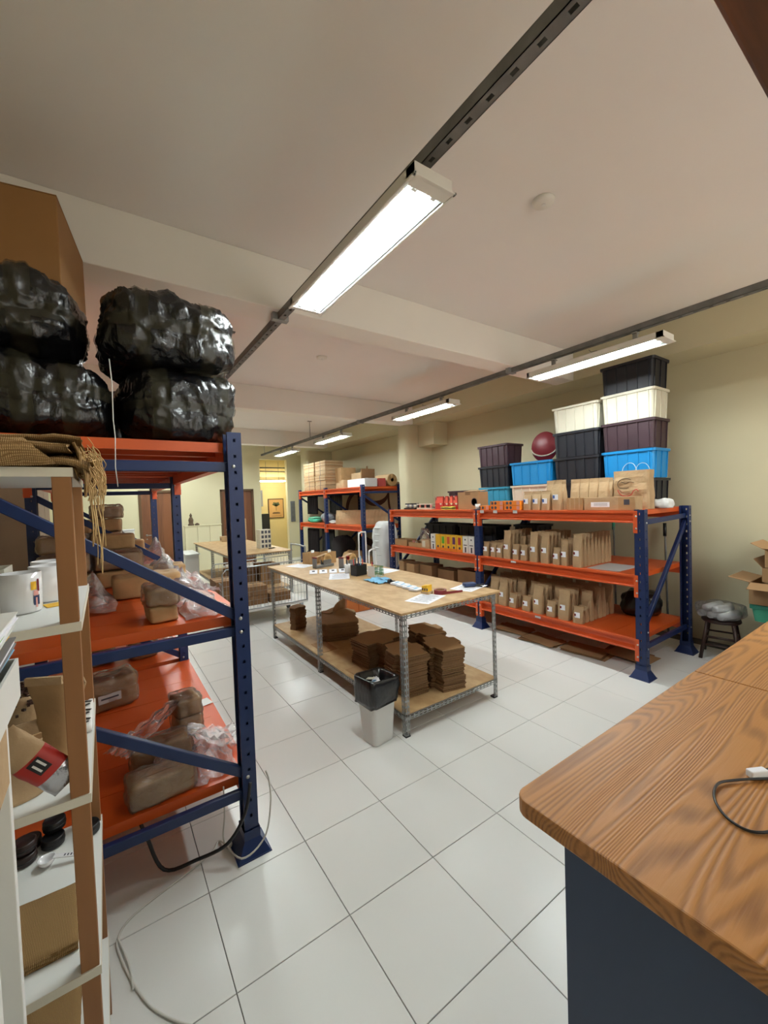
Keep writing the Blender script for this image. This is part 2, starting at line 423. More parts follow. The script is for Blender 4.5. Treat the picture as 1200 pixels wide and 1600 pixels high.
for k, (y0, y1, z0, lab) in enumerate(((1.45, 1.70, 3.1, 'nearest white ceiling beam crossing the room'), (4.69, 4.94, 3.1, 'middle white ceiling beam crossing the room'), (8.3, 8.56, 3.1, 'farthest white ceiling beam crossing the room'))):
    struct(MB().box(XL, 4.20, y0, y1, z0, CEIL).build('trim_%d' % (k+2), 'beamp', bevel=.006), lab)
def column(y0, y1, x0, name, label, z1=CEIL):
    r = .09; pts = []
    for k in range(7):
        t = PI/2*k/6; pts.append((x0+r-r*math.cos(t), y0+r-r*math.sin(t)))
    pts += [(XR, y0), (XR, y1), (x0, y1)]
    struct(MB().prism(pts, 0, z1).build(name, 'wall', smooth=False), label)
column(4.74, 5.02, 4.08, 'trim_5', 'rounded beige column between the right-hand racks', 3.1)
column(9.05, 9.45, 3.92, 'trim_6', 'beige corner column beyond the far rack', 3.1)
struct(MB().box(4.35, XR, 4.28, 4.74, 2.68, 3.10).build('trim_7', 'wall', bevel=.008), 'small beige boxed duct beside the column top')
# corridor beyond
struct(MB().box(2.6, 4.75, 12.05, 12.2, 0, CEIL).build('wall_corridor', 'yellow'), 'yellow corridor end wall with framed picture')
struct(MB().box(2.89, 3.04, YF+.15, 12.05, 0, CEIL).build('wall_corridor_left', 'yellow'), 'left side wall of the corridor')
struct(MB().box(4.46, 4.6, YF+.15, 12.05, 0, CEIL).build('wall_corridor_right', 'pale'), 'right side wall of the corridor')
struct(MB().box(3.04, 4.46, 11.4, 11.6, 2.52, CEIL).build('trim_8', 'yellow'), 'yellow lintel crossing the corridor')
t = thing('dark_locker', 'tall black locker at the corridor end left of the picture', 'locker', (3.62, 11.85, 0))
MB().box(-.16, .10, -.15, .15, 0, 1.34).build('carcass', 'black', t, bevel=.004); MB().box(.06, .075, -.16, -.15, .7, .85).build('handle', 'steel', t)
tag(MB().box(3.53, 3.60, 11.95, 12.04, 1.58, 2.12).build('wall_board', 'grey', bevel=.003), 'dark narrow board high on the corridor end wall', 'board')
for nm, x0, x1, lab, sgn in (('door_1', 0, .87, 'brown wooden door left of the low partition', 0), ('door_2', 1.94, 2.80, 'brown wooden door with small white sign', 1)):
    d = struct(MB().box(x0+.03, x1-.03, YF+.03, YF+.07, .01, 2.05).build(nm, 'door', bevel=.003), lab)
    fr = MB(); fr.box(x0-.03, x0+.03, YF-.02, YF+.1, 0, 2.1).box(x1-.03, x1+.03, YF-.02, YF+.1, 0, 2.1).box(x0-.03, x1+.03, YF-.02, YF+.1, 2.05, 2.11)
    fr.build('door_frame', 'doorframe', d, bevel=.004)
    hx = x0+.12
    h = MB(); h.lathe((hx, YF+.03, .98), [(.001,-.02),(.025,-.02),(.025,0)], 12, 'y'); h.tube([(hx, YF+.01, .98), (hx, YF-.03, .98), (hx+.11, YF-.03, .98)], .009)
    h.lathe((hx, YF+.03, .88), [(.001,-.012),(.016,-.012),(.016,0)], 12, 'y')
    h.build('door_handle', 'bolt', d, smooth=True)
    if sgn:
        s_ = MB().box(x0+.36, x0+.52, YF+.02, YF+.03, 1.58, 1.64).build('door_sign', 'paper', d)
        MB().box(x0+.385, x0+.42, YF+.016, YF+.02, 1.6, 1.62).box(x0+.45, x0+.49, YF+.016, YF+.02, 1.6, 1.62).build('print', 'ink', s_)
# low partition with figurine
pt = thing('low_partition', 'pale cream low partition wall in front of far doors', 'partition', (1.33, 9.8, 0))
for k in range(3): MB().box(-.43+k*.29, -.145+k*.29, -.04, .04, 0, 1.17).build('panel', 'pale', pt, bevel=.003)
MB().box(-.45, .45, -.06, .06, 1.17, 1.19).build('cap', 'pale', pt, bevel=.003)
fg = thing('figurine', 'small dark seated figurine on top of the low partition', 'statue', (1.05, 9.8, 1.19))
MB().lathe((0,0,0), [(.07,0),(.075,.03),(.05,.05),(.055,.1),(.06,.14),(.035,.2),(.018,.22)], 14).build('body', 'bronze', fg, smooth=True)
MB().lathe((0,0,.215), [(.012,0),(.03,.02),(.032,.04),(.02,.065),(.008,.09),(.001,.1)], 14).build('head', 'bronze', fg, smooth=True)
MB().lathe((.14,0,0), [(.05,0),(.06,.02),(.03,.05),(.001,.06)], 12).build('bowl', 'bronze', fg, smooth=True)
# picture in corridor
pc = thing('framed_picture', 'brown framed plant print hanging on yellow corridor wall', 'picture', (4.06, 12.04, 1.17))
MB().box(-.27, .27, -.03, 0, 0, .66).build('frame', 'bronze', pc, bevel=.004)
bd = MB().box(-.24, .24, -.034, -.03, .03, .63).build('print', 'poster', pc)
lf = MB()
for a, L in ((.5, .13), (1.0, .15), (2.1, .15), (2.65, .13), (1.57, .12)):
    c = Vector((math.cos(a)*L*.55, -.037, .42+math.sin(a)*L*.4)); R = Matrix.Rotation(-a, 3, 'Y'); lf.obox(c, (L, .004, .05), R)
lf.obox((0, -.037, .33), (.012, .004, .16))
lf.build('plant_motif', mat('leaf_print', (84,96,66), .8), bd)
MB().obox((0,-.037,.2), (.2,.004,.012)).obox((0,-.037,.17), (.26,.004,.03)).obox((0,-.037,.08), (.34,.004,.008)).build('caption', 'bronze', bd)
# pipes in corridor
pp = MB(); pp.tube([(3.05,11.0,2.78),(4.45,11.0,2.78)], .02); pp.tube([(3.05,11.05,2.68),(4.45,11.05,2.66)], .015)
tag(pp.build('ceiling_pipe', 'galv_dark', smooth=True), 'pair of thin dark pipes across the corridor ceiling', 'pipe')

# ------------------------------------------------------------------ ceiling fixtures
def track(name, x, z, y0, y1, label):
    t = thing(name, label, 'rail', (x, y0, z))
    mb = MB(); W, H, T = .05, .05, .003; L = y1-y0
    mb.perf((-W/2, 0, -H), (0,1,0), (1,0,0), (0,0,1), L, W, T, .1, .028, .016, 1)
    mb.box(-W/2, -W/2+T, 0, L, -H, 0).box(W/2-T, W/2, 0, L, -H, 0)
    mb.box(-W/2, -W/2+.014, 0, L, -T, 0).box(W/2-.014, W/2, 0, L, -T, 0)
    mb.build('channel', 'galv_dark', t)
    return t
def clip(t, y, zt):
    mb = MB(); mb.box(-.045, .045, y-.02, y+.02, zt-.012, zt); mb.bar((0,y,0), (0,y,zt), .01, .01)
    mb.build('hanger', 'galv_dark', t)
tL = track('lighting_rail', .40, 3.10, YN+.05, 10.1, 'long grey perforated steel rail carrying the nearest tube light')
tR = track('lighting_rail', 3.07, 3.10, YN+.05, 10.25, 'long grey perforated steel rail nearer the right wall')
for t, ys in ((tL, (2.9, 6.4)), (tR, (6.9, 10.0))):
    for y in ys: clip(t, y-(YN+.05), CEIL-3.10)
for t in (tL, tR):
    for y in (1.5, 4.75, 8.4):
        MB().box(-.06, .06, y+.0-(YN+.05), y+.05-(YN+.05), -.052, 0.0).build('beam_bracket', 'galv', t)
def fixture(name, x, y0, zb, label, drop, group=None, mats='tube'):
    """twin tube trough light: body, reflector, two lit tubes, two hangers"""
    L, W, H = 1.27, .20, .06
    t = thing(name, label, 'lamp', (x, y0, zb), 0, group)
    b = MB()
    b.box(-W/2, W/2, 0, L, H-.004, H)                       # top
    for s in (-1, 1):
        b.box(min(s*W/2, s*(W/2-.004)), max(s*W/2, s*(W/2-.004)), 0, L, 0, H)
    b.box(-W/2, W/2, 0, .055, 0, H).box(-W/2, W/2, L-.03, L, 0, H)
    b.box(-W/2-.012, W/2+.012, -.012, .004, -.001, .008)
    b.box(-W/2-.012, -W/2, -.012, L+.012, -.001, .008).box(W/2, W/2+.012, -.012, L+.012, -.001, .008)
    b.build('housing', 'lampw', t, bevel=.002)
    r = MB()
    r.extr([(-.092,.004),(-.05,.05),(0,.052),(0,.048),(-.05,.046),(-.088,.004)], (0,.055,0), (0,L-.03,0), (1,0,0), (0,0,1))
    r.extr([(.092,.004),(.05,.05),(0,.052),(0,.048),(.05,.046),(.088,.004)], (0,.055,0), (0,L-.03,0), (1,0,0), (0,0,1))
    r.extr([(-.012,.046),(0,.012),(.012,.046)], (0,.055,0), (0,L-.03,0), (1,0,0), (0,0,1))
    r.build('reflector', 'refl', t)
    for s in (-1, 1):
        tb = MB().tube([(s*.05, .075, .022), (s*.05, L-.05, .022)], .0125, 12).build('tube', mats, t, smooth=True)
        for ya in (.055, L-.05): MB().box(s*.05-.012, s*.05+.012, ya, ya+.02, .006, .045).build('lamp_holder', 'white', t)
    for yy in (.25, L-.25):
        MB().box(-.012, .012, yy-.018, yy+.018, H, H+drop).box(-.034, .034, yy-.02, yy+.02, H+drop-.004, H+drop+.006).build('hanger', 'galv', t)
    wr = MB().tube([(.02, L*.45, H), (.03, L*.47, H+drop*.6), (.0, L*.5, H+drop*.5), (.03, L*.53, H+drop)], .003, 6).build('wire', 'galv_dark', t)
    return t
fixture('tube_light', .40, -.20, 2.94, 'nearest twin tube light hanging on the left rail over the aisle', .036)
fixture('tube_light', .40, 3.2, 2.94, 'twin tube light on the left rail hidden behind black bales', .036)
fixture('tube_light', .40, 6.8, 2.94, 'farthest twin tube light on the left rail', .036)
fixture('tube_light', .40, 8.7, 2.94, 'added unseen twin tube light on the left rail, brightening the far wall', .036)  # extra lamp, hidden from view, added to brighten the back wall
fixture('tube_light', .40, -3.0, 2.94, 'twin tube light on the left rail behind the viewpoint', .036)
fixture('tube_light', 3.07, -.02, 2.90, 'largest twin tube light on the right rail, above the tall crate stack', .076)
fixture('tube_light', 3.07, 2.42, 2.90, 'second twin tube light on the right rail, before the column', .076)
fixture('tube_light', 3.07, 5.25, 2.90, 'third twin tube light on the right rail, above the far rack', .076)
fixture('tube_light', 3.07, 7.7, 2.90, 'smallest and farthest twin tube light on the right rail', .076)
fixture('tube_light', 3.07, -2.9, 2.90, 'twin tube light on the right rail behind the viewpoint', .076)
ct = thing('corridor_light', 'single slim tube light seen through the corridor opening', 'lamp', (3.1, 10.95, 2.36))
MB().tube([(.05,0,0),(1.2,0,0)], .014, 10).build('tube', 'tube2', ct, smooth=True)
MB().box(.03,1.22,-.025,.025,.016,.05).build('housing', 'lampw', ct)
MB().bar((.3,0,.05),(.3,0,.60),.008,.008).bar((.7,0,.05),(.7,0,.60),.008,.008).build('rod', 'galv_dark', ct)
for k, (x, y, lab) in enumerate(((1.52, .055, 'round white ceiling cap right of the nearest tube light'), (1.54, 3.13, 'round white ceiling cap beyond the nearest beam'))):
    cp = thing('junction_disc', lab, 'ceiling disc', (x, y, CEIL-.025))
    MB().lathe((0,0,0), [(.001,0),(.05,.0),(.062,.008),(.065,.0245)], 24).build('cover', 'lampw', cp, smooth=True)
    MB().lathe((0,0,0), [(.001,-.004),(.012,-.004),(.012,0)], 12).build('screw', 'white', cp)

# ------------------------------------------------------------------ pallet racks
PW, PD = .085, .065
def post_mesh(H, side):
    """C-section upright, web (perforated) on the outer side, open towards the rack"""
    mb = MB(); t = .003
    # web in plane x = 0 (outer), flanges go towards -side
    mb.perf((0, -PW/2, 0), (0,0,1), (0,1,0), (-side,0,0), H, PW, t, .075, .02, .012, 2 if False else 1)
    for s in (-1, 1):
        mb.perf((0, s*PW/2-(t if s > 0 else 0), 0), (0,0,1), (-side,0,0), (0,1,0), H, PD, t, .075, .014, .012, 1)
    for s in (-1, 1):
        x0, x1 = sorted((-side*PD, -side*(PD-t)))
        y0, y1 = sorted((s*PW/2, s*(PW/2-.015)))
        mb.box(x0, x1, y0, y1, 0, H)
    return mb.mesh('post', 'blue')
def foot_mesh(side):
    mb = MB(); a = .055
    # flared pressed shoe: plate plus a hollow flare around the post
    cx = -side*PD/2
    mb.box(cx-.08, cx+.08, -.085, .085, 0, .006)
    lo = [(cx-.075,-.08),(cx+.075,-.08),(cx+.075,.08),(cx-.075,.08)]
    hi = [(cx-PD/2-.006,-PW/2-.006),(cx+PD/2+.006,-PW/2-.006),(cx+PD/2+.006,PW/2+.006),(cx-PD/2-.006,PW/2+.006)]
    n = len(mb.v)
    mb.v += [(x,y,.006) for x,y in lo]+[(x,y,.075) for x,y in hi]+[(x,y,.12) for x,y in hi]
    for k in range(4):
        l = (k+1) % 4; mb.f += [(n+k, n+l, n+4+l, n+4+k), (n+4+k, n+4+l, n+8+l, n+8+k)]
    return mb.mesh('foot', 'blue')
def bolt_mesh(ax='y'):
    return MB().lathe((0,0,0), [(.001,-.006),(.006,-.006),(.008,-.002),(.009,0)], 10, ax).mesh('bolt', 'bolt', True)
BOLT_Y = bolt_mesh('y'); BOLT_X = bolt_mesh('x')
def rack(name, label, x0, x1, ys, H, levels, braces, label_side, npan=8, beamh=.11, tiez=()):
    """x0,x1 outer faces; ys frame centres; levels = deck top heights"""
    R = thing(name, label, 'rack', ((x0+x1)/2, (ys[0]+ys[-1])/2, 0))
    cx, cy = R.location.x, R.location.y
    pm = {1: post_mesh(H, 1), -1: post_mesh(H, -1)}; fm = {1: foot_mesh(1), -1: foot_mesh(-1)}
    # diagonal and horizontal ties
    X0, X1 = x0+PD, x1-PD
    ties = MB()
    bm_h = {}
    for y in ys:
        for side, x in ((-1, x0), (1, x1)):
            p = link(pm[side], 'post', R, (x-cx, y-cy, 0))
            link(fm[side], 'foot', p)
        for (xa, za, xb, zb) in braces:
            mb = MB().bar((xa-cx, y-cy, za), (xb-cx, y-cy, zb), .03, .045, up=(0,0,1) if abs(zb-za) < .05 else (0,0,1))
            b = mb.build('brace', 'blue', R, bevel=.003, seg=1)
            for (xx, zz, s) in ((xa, za, 1), (xb, zb, 1)):
                link(BOLT_Y, 'bolt', b, (xx-cx, y-cy-.033 if False else y-cy-PW/2, zz))
    conn = {}
    for side, x in ((-1, x0), (1, x1)):
        mb = MB(); xi = x-side*.001
        a, b = sorted((x+side*.002, x-side*.045)); mb.box(a, b, 0, .004, -.20, 0)
        a, b = sorted((x+side*.002, x+side*.006)); mb.box(a, b, -.03, .004, -.20, 0)
        mb.v = [(vx-x, vy, vz) for vx, vy, vz in mb.v]
        conn[side] = mb.mesh('connector', 'orange2')
    for k in range(len(ys)-1):
        ya, yb = ys[k]+PW/2+.002, ys[k+1]-PW/2-.002; L = yb-ya
        for side, x in ((-1, x0), (1, x1)):
            prof = [(0,0),(0,-.022),(-.042,-.024),(-.042,-.076),(-.004,-.094),(0,-.097),(0,-beamh),(-.052,-beamh),(-.052,-.018),(-.052,0)]
            bmh = MB().extr([(a*side, b) for a, b in prof], (0,0,0), (0,L,0), (1,0,0), (0,0,1)).mesh('beam', 'orange2')
            for z in levels:
                bo = link(bmh, 'beam', R, (x-cx, ya-cy, z))
                link(conn[side], 'connector', bo, (0, 0, 0))
                c2 = link(conn[side], 'connector', bo, (0, L, 0)); c2.scale = (1, -1, 1)
                for yy in (-.02, L+.02):
                    for zz in (-.05, -.16): link(BOLT_X, 'bolt', bo, (side*.006+(0 if side < 0 else .0), yy, zz)).rotation_euler = (0, 0, PI if side > 0 else 0)
        pw = L/npan
        dm = MB(); xa, xb = x0+.048-cx, x1-.048-cx; t = .002; lip = .045
        dm.box(xa, xb, 0.001, pw-.001, -t, 0).box(xa, xb, .001, .003, -lip, 0).box(xa, xb, pw-.003, pw-.001, -lip, 0)
        dm.box(xa, xb, .001, .018, -lip, -lip+t).box(xa, xb, pw-.018, pw-.001, -lip, -lip+t)
        dm.box(xa, xb, pw/2-.012, pw/2+.012, -lip*.5, -lip*.5+t)
        dme = dm.mesh('deck_panel', 'orange')
        for z in levels:
            for q in range(npan): link(dme, 'deck_panel', R, (0, ya-cy+q*pw, z))
    return R
# left rack, seen from its end
LX0, LX1 = -1.22, -.20
rackL = rack('pallet_rack', 'tall blue and orange rack on the left loaded with black bales', LX0, LX1, (.58, 2.50, 4.42), 2.03, (1.99, 1.15, .35),
     [(LX0+.04,1.87,LX1-.04,1.87),(LX0+.04,1.085,LX1-.04,1.085),(LX0+.04,.285,LX1-.04,.285),(LX1-.04,1.15,LX0+.04,1.80),(LX1-.04,.38,LX0+.04,1.03)], 1, npan=8)
RX0, RX1 = 3.16, 4.20
rackR = rack('pallet_rack', 'blue and orange rack along the right wall holding rows of kraft bags', RX0, RX1, (.26, 2.18, 4.10), 1.52, (1.51, .93, .35),
     [(RX0+.04,1.40,RX1-.04,1.42),(RX0+.04,.27,RX1-.04,.27),(RX0+.04,.42,RX1-.04,1.36)], 1)
FX0, FX1 = 3.55, 4.55
rackF = rack('pallet_rack', 'far blue and orange rack with flat cartons beyond the column', FX0, FX1, (5.62, 7.28, 8.80), 2.0, (1.96, 1.15),
     [(FX0+.04,1.84,FX1-.04,1.84),(FX0+.04,1.04,FX1-.04,1.04),(FX0+.04,.2,FX1-.04,1.0),(FX0+.04,1.80,FX1-.04,1.2)], 1, npan=7)

# ------------------------------------------------------------------ slotted-angle tables
def angle(mb, p, L, d, sx, sy, w=.036, along='z'):
    """L-section; along z: corner at p, flanges towards sx (x) and sy (y)"""
    t = .002; p = Vector(p)
    if along == 'z':
        mb.perf(p, (0,0,1), (sx,0,0), (0,sy,0), L, w, t, .04, .026, .008, 2)
        mb.perf(p, (0,0,1), (0,sy,0), (sx,0,0), L, w, t, .04, .026, .008, 2)
    elif along == 'y':   # flanges down (z) and towards sx
        mb.perf(p, (0,1,0), (0,0,-1), (sx,0,0), L, w, t, .04, .026, .008, 2)
        mb.perf(p, (0,1,0), (sx,0,0), (0,0,-1), L, w, t, .04, .026, .008, 1)
    else:
        mb.perf(p, (1,0,0), (0,0,-1), (0,sy,0), L, w, t, .04, .026, .008, 2)
        mb.perf(p, (1,0,0), (0,sy,0), (0,0,-1), L, w, t, .04, .026, .008, 1)
def packing_table(label, x0, x1, y0, y1, ymid, H, shelf, xo=.03, mid=True):
    T = thing('packing_table', label, 'table', ((x0+x1)/2, (y0+y1)/2, 0)); cx, cy = T.location.x, T.location.y
    a, b = x0+xo-cx, x1-xo-cx; c, d = y0+xo-cy, y1-xo-cy
    legy = [(c, 1), (d, -1)] + ([(ymid-cy, 1)] if mid else [])
    for yy, sy in legy:
        for xx, sx in ((a, 1), (b, -1)):
            mb = MB(); angle(mb, (xx, yy, 0.01), H-.03, 0, sx, sy, w=.04); l = mb.build('leg', 'galv', T)
            MB().box(min(xx, xx+sx*.042), max(xx, xx+sx*.042), min(yy, yy+sy*.042), max(yy, yy+sy*.042), 0, .012).build('foot', 'black', l)
    for z in ((H-.02,) + ((shelf-.012,) if shelf else ())):
        for xx, sx in ((a-.002, 1), (b+.002, -1)):
            mb = MB(); angle(mb, (xx, c, z), d-c, 0, sx, 1, along='y'); mb.build('rail', 'galv', T)
        for yy, sy in ((c-.002, 1), (d+.002, -1)):
            mb = MB(); angle(mb, (a, yy, z), b-a, 0, 1, sy, along='x'); mb.build('rail', 'galv', T)
    tp = MB().box(x0-cx, x1-cx, y0-cy, y1-cy, H-.018, H).build('tabletop', 'ply', T, bevel=.003)
    if shelf: MB().box(a+.004, b-.004, c+.004, d-.004, shelf-.012, shelf).build('lower_shelf', 'ply', T, bevel=.002)
    return T
packing_table('long plywood-topped packing table on slotted grey angle legs, strewn with papers', .90, 1.93, .80, 3.58, 2.22, .90, .17)
packing_table('farther plywood-topped packing table with kraft boxes on it, behind wire cart', .79, 1.82, 5.05, 8.0, 6.4, .90, .30)

# ------------------------------------------------------------------ counter (foreground right)
ct = thing('counter', 'wooden-topped counter with dark blue side in the right foreground', 'counter', (2.2, -1.5, 0))
def ctop(x0, x1, name='worktop'):
    r = .035; pts = []
    if x0 < .1:
        for k in range(6):
            t = PI/2*k/5; pts.append((x0+r-r*math.cos(t), -.835-r+r*math.sin(t)))
        pts += [(x1, -.835), (x1, -2.3), (x0, -2.3)]
    else: pts = [(x0, -.835), (x1, -.835), (x1, -2.3), (x0, -2.3)]
    pts = [(x-2.2, y+1.5) for x, y in pts][::-1]
    return MB().prism(pts, .96, 1.0).build(name, 'oak', ct, bevel=.004)
ctop(0, 1.068); ctop(1.0705, 4.43)
MB().box(-2.2+.0+.012, -2.2+.04, -.80, .545, 0, .959).build('side_panel', 'counterblue', ct, bevel=.002)
MB().box(-2.2+.042, 2.2, .515, .545, 0, .959).build('front_panel', 'counterblue', ct, bevel=.002)

# overhead dark beam at the top right corner
ob = thing('wooden_canopy', 'dark brown wooden canopy edge above the counter', 'canopy', (1.6, -1.7, 2.3))
MB().box(-1.9, 1.0, .40, .45, 0, .12).build('edge_board', 'darkwood', ob, bevel=.006)
MB().box(-1.9, 1.0, -.5, .40, .03, .05).build('soffit_board', 'darkwood', ob, bevel=.003)
MB().box(-1.9, 1.0, .385, .40, -.012, .03).build('lip', 'stoolwood', ob, bevel=.003)
for xx in (-1.6, .8): MB().box(xx-.02, xx+.02, 0, .04, .05, CEIL-2.3).build('hanger_post', 'darkwood', ob)

# ================================================================== objects
RND = random.Random(11)
# ---- black bales on the left rack
def bale(label, loc, size, seed, rz=0, tapes=()):
    t = thing('wrapped_bale', label, 'bale', loc, rz)
    sx, sy, sz = size
    mb = rbox(sx, sy, sz, 44, 4.6, .034, 5.5, seed, crease=.013)
    mb.build('wrapping', 'black_film', t, smooth=True)
    me = t.children[0].data if t.children else None
    V = [Vector(v) for v in mb.v]
    c = Vector((0, 0, sz/2))
    for ax, pos, wd in tapes:
        tb = MB(); mp = {}
        for f in mb.f:
            fc = sum((V[i] for i in f), Vector())/len(f)
            if abs(fc[ax]-pos) < wd:
                q = []
                for i in f:
                    if i not in mp:
                        p = V[i]; d = (p-c); d = Vector((d.x/sx, d.y/sy, d.z/sz)).normalized()
                        mp[i] = len(tb.v); tb.v.append(tuple(p+d*.007))
                    q.append(mp[i])
                tb.f.append(tuple(q))
        if tb.f: tb.build('packing_tape', 'tape', t, smooth=True)
    return t
bale('black film-wrapped bale, lower right one of the four at the rack end', (-.425, .93, 1.995), (.485, .68, .325), 3, .02, ((0, -.1, .035), (2, .15, .02), (0, .16, .03)))
bale('black film-wrapped bale, upper right one of the four at the rack end', (-.445, .94, 2.335), (.57, .70, .325), 9, -.03, ((0, -.12, .03), (2, .16, .025), (0, .14, .03)))
bale('black film-wrapped bale, lower left one of the four at the rack end', (-.955, .96, 1.995), (.48, .68, .325), 21, .03, ((0, -.05, .035), (2, .19, .025), (0, .1, .03)))
bale('black film-wrapped bale, upper left one of the four, under the brown carton', (-1.045, .97, 2.345), (.50, .68, .32), 33, .0, ((0, .06, .035), (2, .14, .03)))
bale('black film-wrapped bale at the rear of the tall left rack', (-.70, 1.90, 1.995), (.80, .8, .42), 41)
cb = thing('carton', 'large plain brown carton high on the left, resting on black bales', 'box', (-.783-.29*math.cos(-.14)-.28*math.sin(.14), .905+.28*math.cos(.14)+.29*math.sin(.14), 2.70), -.14)
bx = MB().box(-.29, .29, -.28, .28, 0, .40).build('box_body', 'carton', cb, bevel=.004)
MB().box(-.29, -.002, -.28, .28, .401, .404).build('top_flap', 'carton', cb); MB().box(.002, .29, -.28, .28, .401, .404).build('top_flap', 'carton', cb)

# white string hanging from the bales
tag(MB().tube([(-.705,.56,2.30),(-.70,.555,2.2),(-.703,.545,2.05),(-.70,.528,1.98),(-.705,.525,1.86),(-.70,.525,1.78)], .0022, 6).build('string', 'cord', smooth=True), 'thin pale string hanging down from the lower bales in front of the rack edge', 'string')

LV = ['lowest', 'second up', 'third up', 'fourth up', 'fifth up', 'topmost']
# ---- kraft packs with clear film on left rack
def pack_root(label, loc, size, rz, seed, wrap=True, group=None, m='kraftd', tail=None, tag_=False):
    t = thing('wrapped_package', label, 'package', loc, rz, group)
    sx, sy, sz = size
    p = rbox(sx, sy, sz, 10, 14., .007, 14., seed).build('paper_pack', m, t, smooth=True)
    MB().box(-sx*.35, sx*.35, -.012, .012, sz-.002, sz+.001).build('fold_seam', m, t)
    if wrap:
        def tailfn(v):
            return v
        f = rbox(sx+.022, sy+.022, sz+.014, 14, 8., .013, 18., seed+5)
        f.build('plastic_wrap', M['film2'], t, smooth=True)
    if tail:
        (tx, ty), L, W = tail
        d = Vector((tx, ty)).normalized(); nrm = Vector((-d.y, d.x)); s0 = Vector((d.x*sx*.48, d.y*sy*.48))
        def fn(u, v):
            w = W*(.45+.55*u)
            x = s0.x+d.x*L*u+nrm.x*(v-.5)*w; y = s0.y+d.y*L*u+nrm.y*(v-.5)*w
            z = (sz*.8)*(1-u)**1.6+.012+abs(nz(u*5+seed, v*5, seed))*.07+abs(nz(u*13+seed, v*14, seed))*.02
            return (x, y, z)
        MB().grid(16, 14, fn).build('bag_end', M['film'], t, smooth=True)
    if tag_:
        MB().box(-.085, .045, -sy/2-.014, -sy/2-.012, sz*.3, sz*.58).build('label_sticker', 'paperg', t)
        MB().box(-.07, .03, -sy/2-.0155, -sy/2-.014, sz*.42, sz*.47).build('print', 'ink', t.children[-1] if False else t)
    return t
pack_root('brown package in clear plastic at the front of the bottom left shelf', (-.59, .71, .352), (.26, .13, .115), .08, 1, tail=((.3, .9), .22, .22))
pack_root('brown package in clear plastic just behind the frontmost one on the bottom left shelf', (-.56, .985, .352), (.27, .12, .12), .04, 2, tail=((1, -.2), .26, .24))
pack_root('upper of two small brown packages standing mid-shelf with a long plastic tail, bottom left shelf', (-.40, 1.25, .455), (.13, .16, .10), .15, 3, tail=((-1, -.55), .40, .16))
pack_root('lower of two small brown packages standing mid-shelf, bottom left shelf', (-.40, 1.25, .352), (.13, .16, .10), .15, 4)
pack_root('brown package with white label strip, left on the bottom left shelf', (-.78, 1.92, .352), (.30, .20, .20), .22, 5, tag_=True)
pack_root('small brown package at the far end of the bottom left shelf', (-.52, 2.85, .352), (.20, .22, .16), .1, 6, tail=((1, .1), .3, .3))
pack_root('left one of two small brown packages at the far end, bottom left shelf', (-.85, 2.9, .352), (.22, .24, .2), 0, 7)
def film(name, label, x0, x1, y0, y1, z, h, seed, n=26, peak=None):
    def fn(u, v):
        x = x0+(x1-x0)*u+nz(u*3, v*3, seed)*.05; y = y0+(y1-y0)*v+nz(u*3, v*3, seed+9)*.05
        e = h*(abs(nz(u*3.5+seed, v*3.5, seed))*1.1+abs(nz(u*9, v*9+seed, seed))*.5+abs(nz(u*22, v*22+seed, seed))*.18)
        b = min(1, 4*u*(1-u)+.15)*min(1, 4*v*(1-v)+.15)
        if peak: e += peak[2]*math.exp(-((u-peak[0])**2+(v-peak[1])**2)/.05)
        return (x, y, z+.004+e*b)
    return tag(MB().grid(n, n, fn).build(name, M['film'], smooth=True), label, 'plastic')
film('plastic_sheet', 'loose clear plastic at the front right corner of the bottom left shelf', -.47, -.24, .66, 1.16, .352, .07, 3)
film('plastic_sheet', 'crumpled clear plastic over the front right of the middle left shelf', -.46, -.245, .66, 1.30, 1.152, .08, 5)
film('plastic_sheet', 'large crumpled clear plastic behind the front one on the middle left shelf', -.52, -.21, 1.34, 2.3, 1.152, .16, 8, peak=(.35, .6, .14))
film('plastic_sheet', 'clear plastic heap towards the far end of the middle left shelf', -.55, -.22, 2.56, 3.4, 1.152, .2, 15, peak=(.5, .2, .16))
film('plastic_sheet', 'clear plastic at the far end of the bottom left shelf', -.50, -.24, 3.2, 3.9, .352, .14, 12)
pack_root('lower of two small brown packages at the front of the middle left shelf', (-.545, .80, 1.152), (.12, .2, .075), .05, 21, wrap=False)
pack_root('upper of two small brown packages at the front of the middle left shelf', (-.545, .80, 1.229), (.125, .2, .08), .02, 22, tail=((1, .2), .2, .2))
pack_root('wide brown carton-like pack in the middle of the middle left shelf', (-.55, 1.50, 1.152), (.36, .22, .13), .02, 23, wrap=False)
film('plastic_sheet', 'crinkled clear plastic bag at the left of the middle left shelf', -1.06, -.72, 1.10, 1.55, 1.153, .16, 19, peak=(.7, .7, .08))
k = 0
for yy, xs, zs in ((2.0, (-.98, -.68, -.40), 2), (2.27, (-1.0, -.70), 3)):
    for col, x in enumerate(xs):
        for lv in range(zs if not (col == 2) else 1):
            k += 1
            pack_root('brown wrapped pack, %s in the %s %s column, middle left shelf' % (LV[lv], 'nearer' if yy < 2.1 else 'farther', ('left', 'centre', 'right')[col]),
                      (x, yy, 1.152+lv*.118), (.27, .22, .112), RND.uniform(-.05, .05), 30+k, wrap=(k % 2 == 0), group=None)
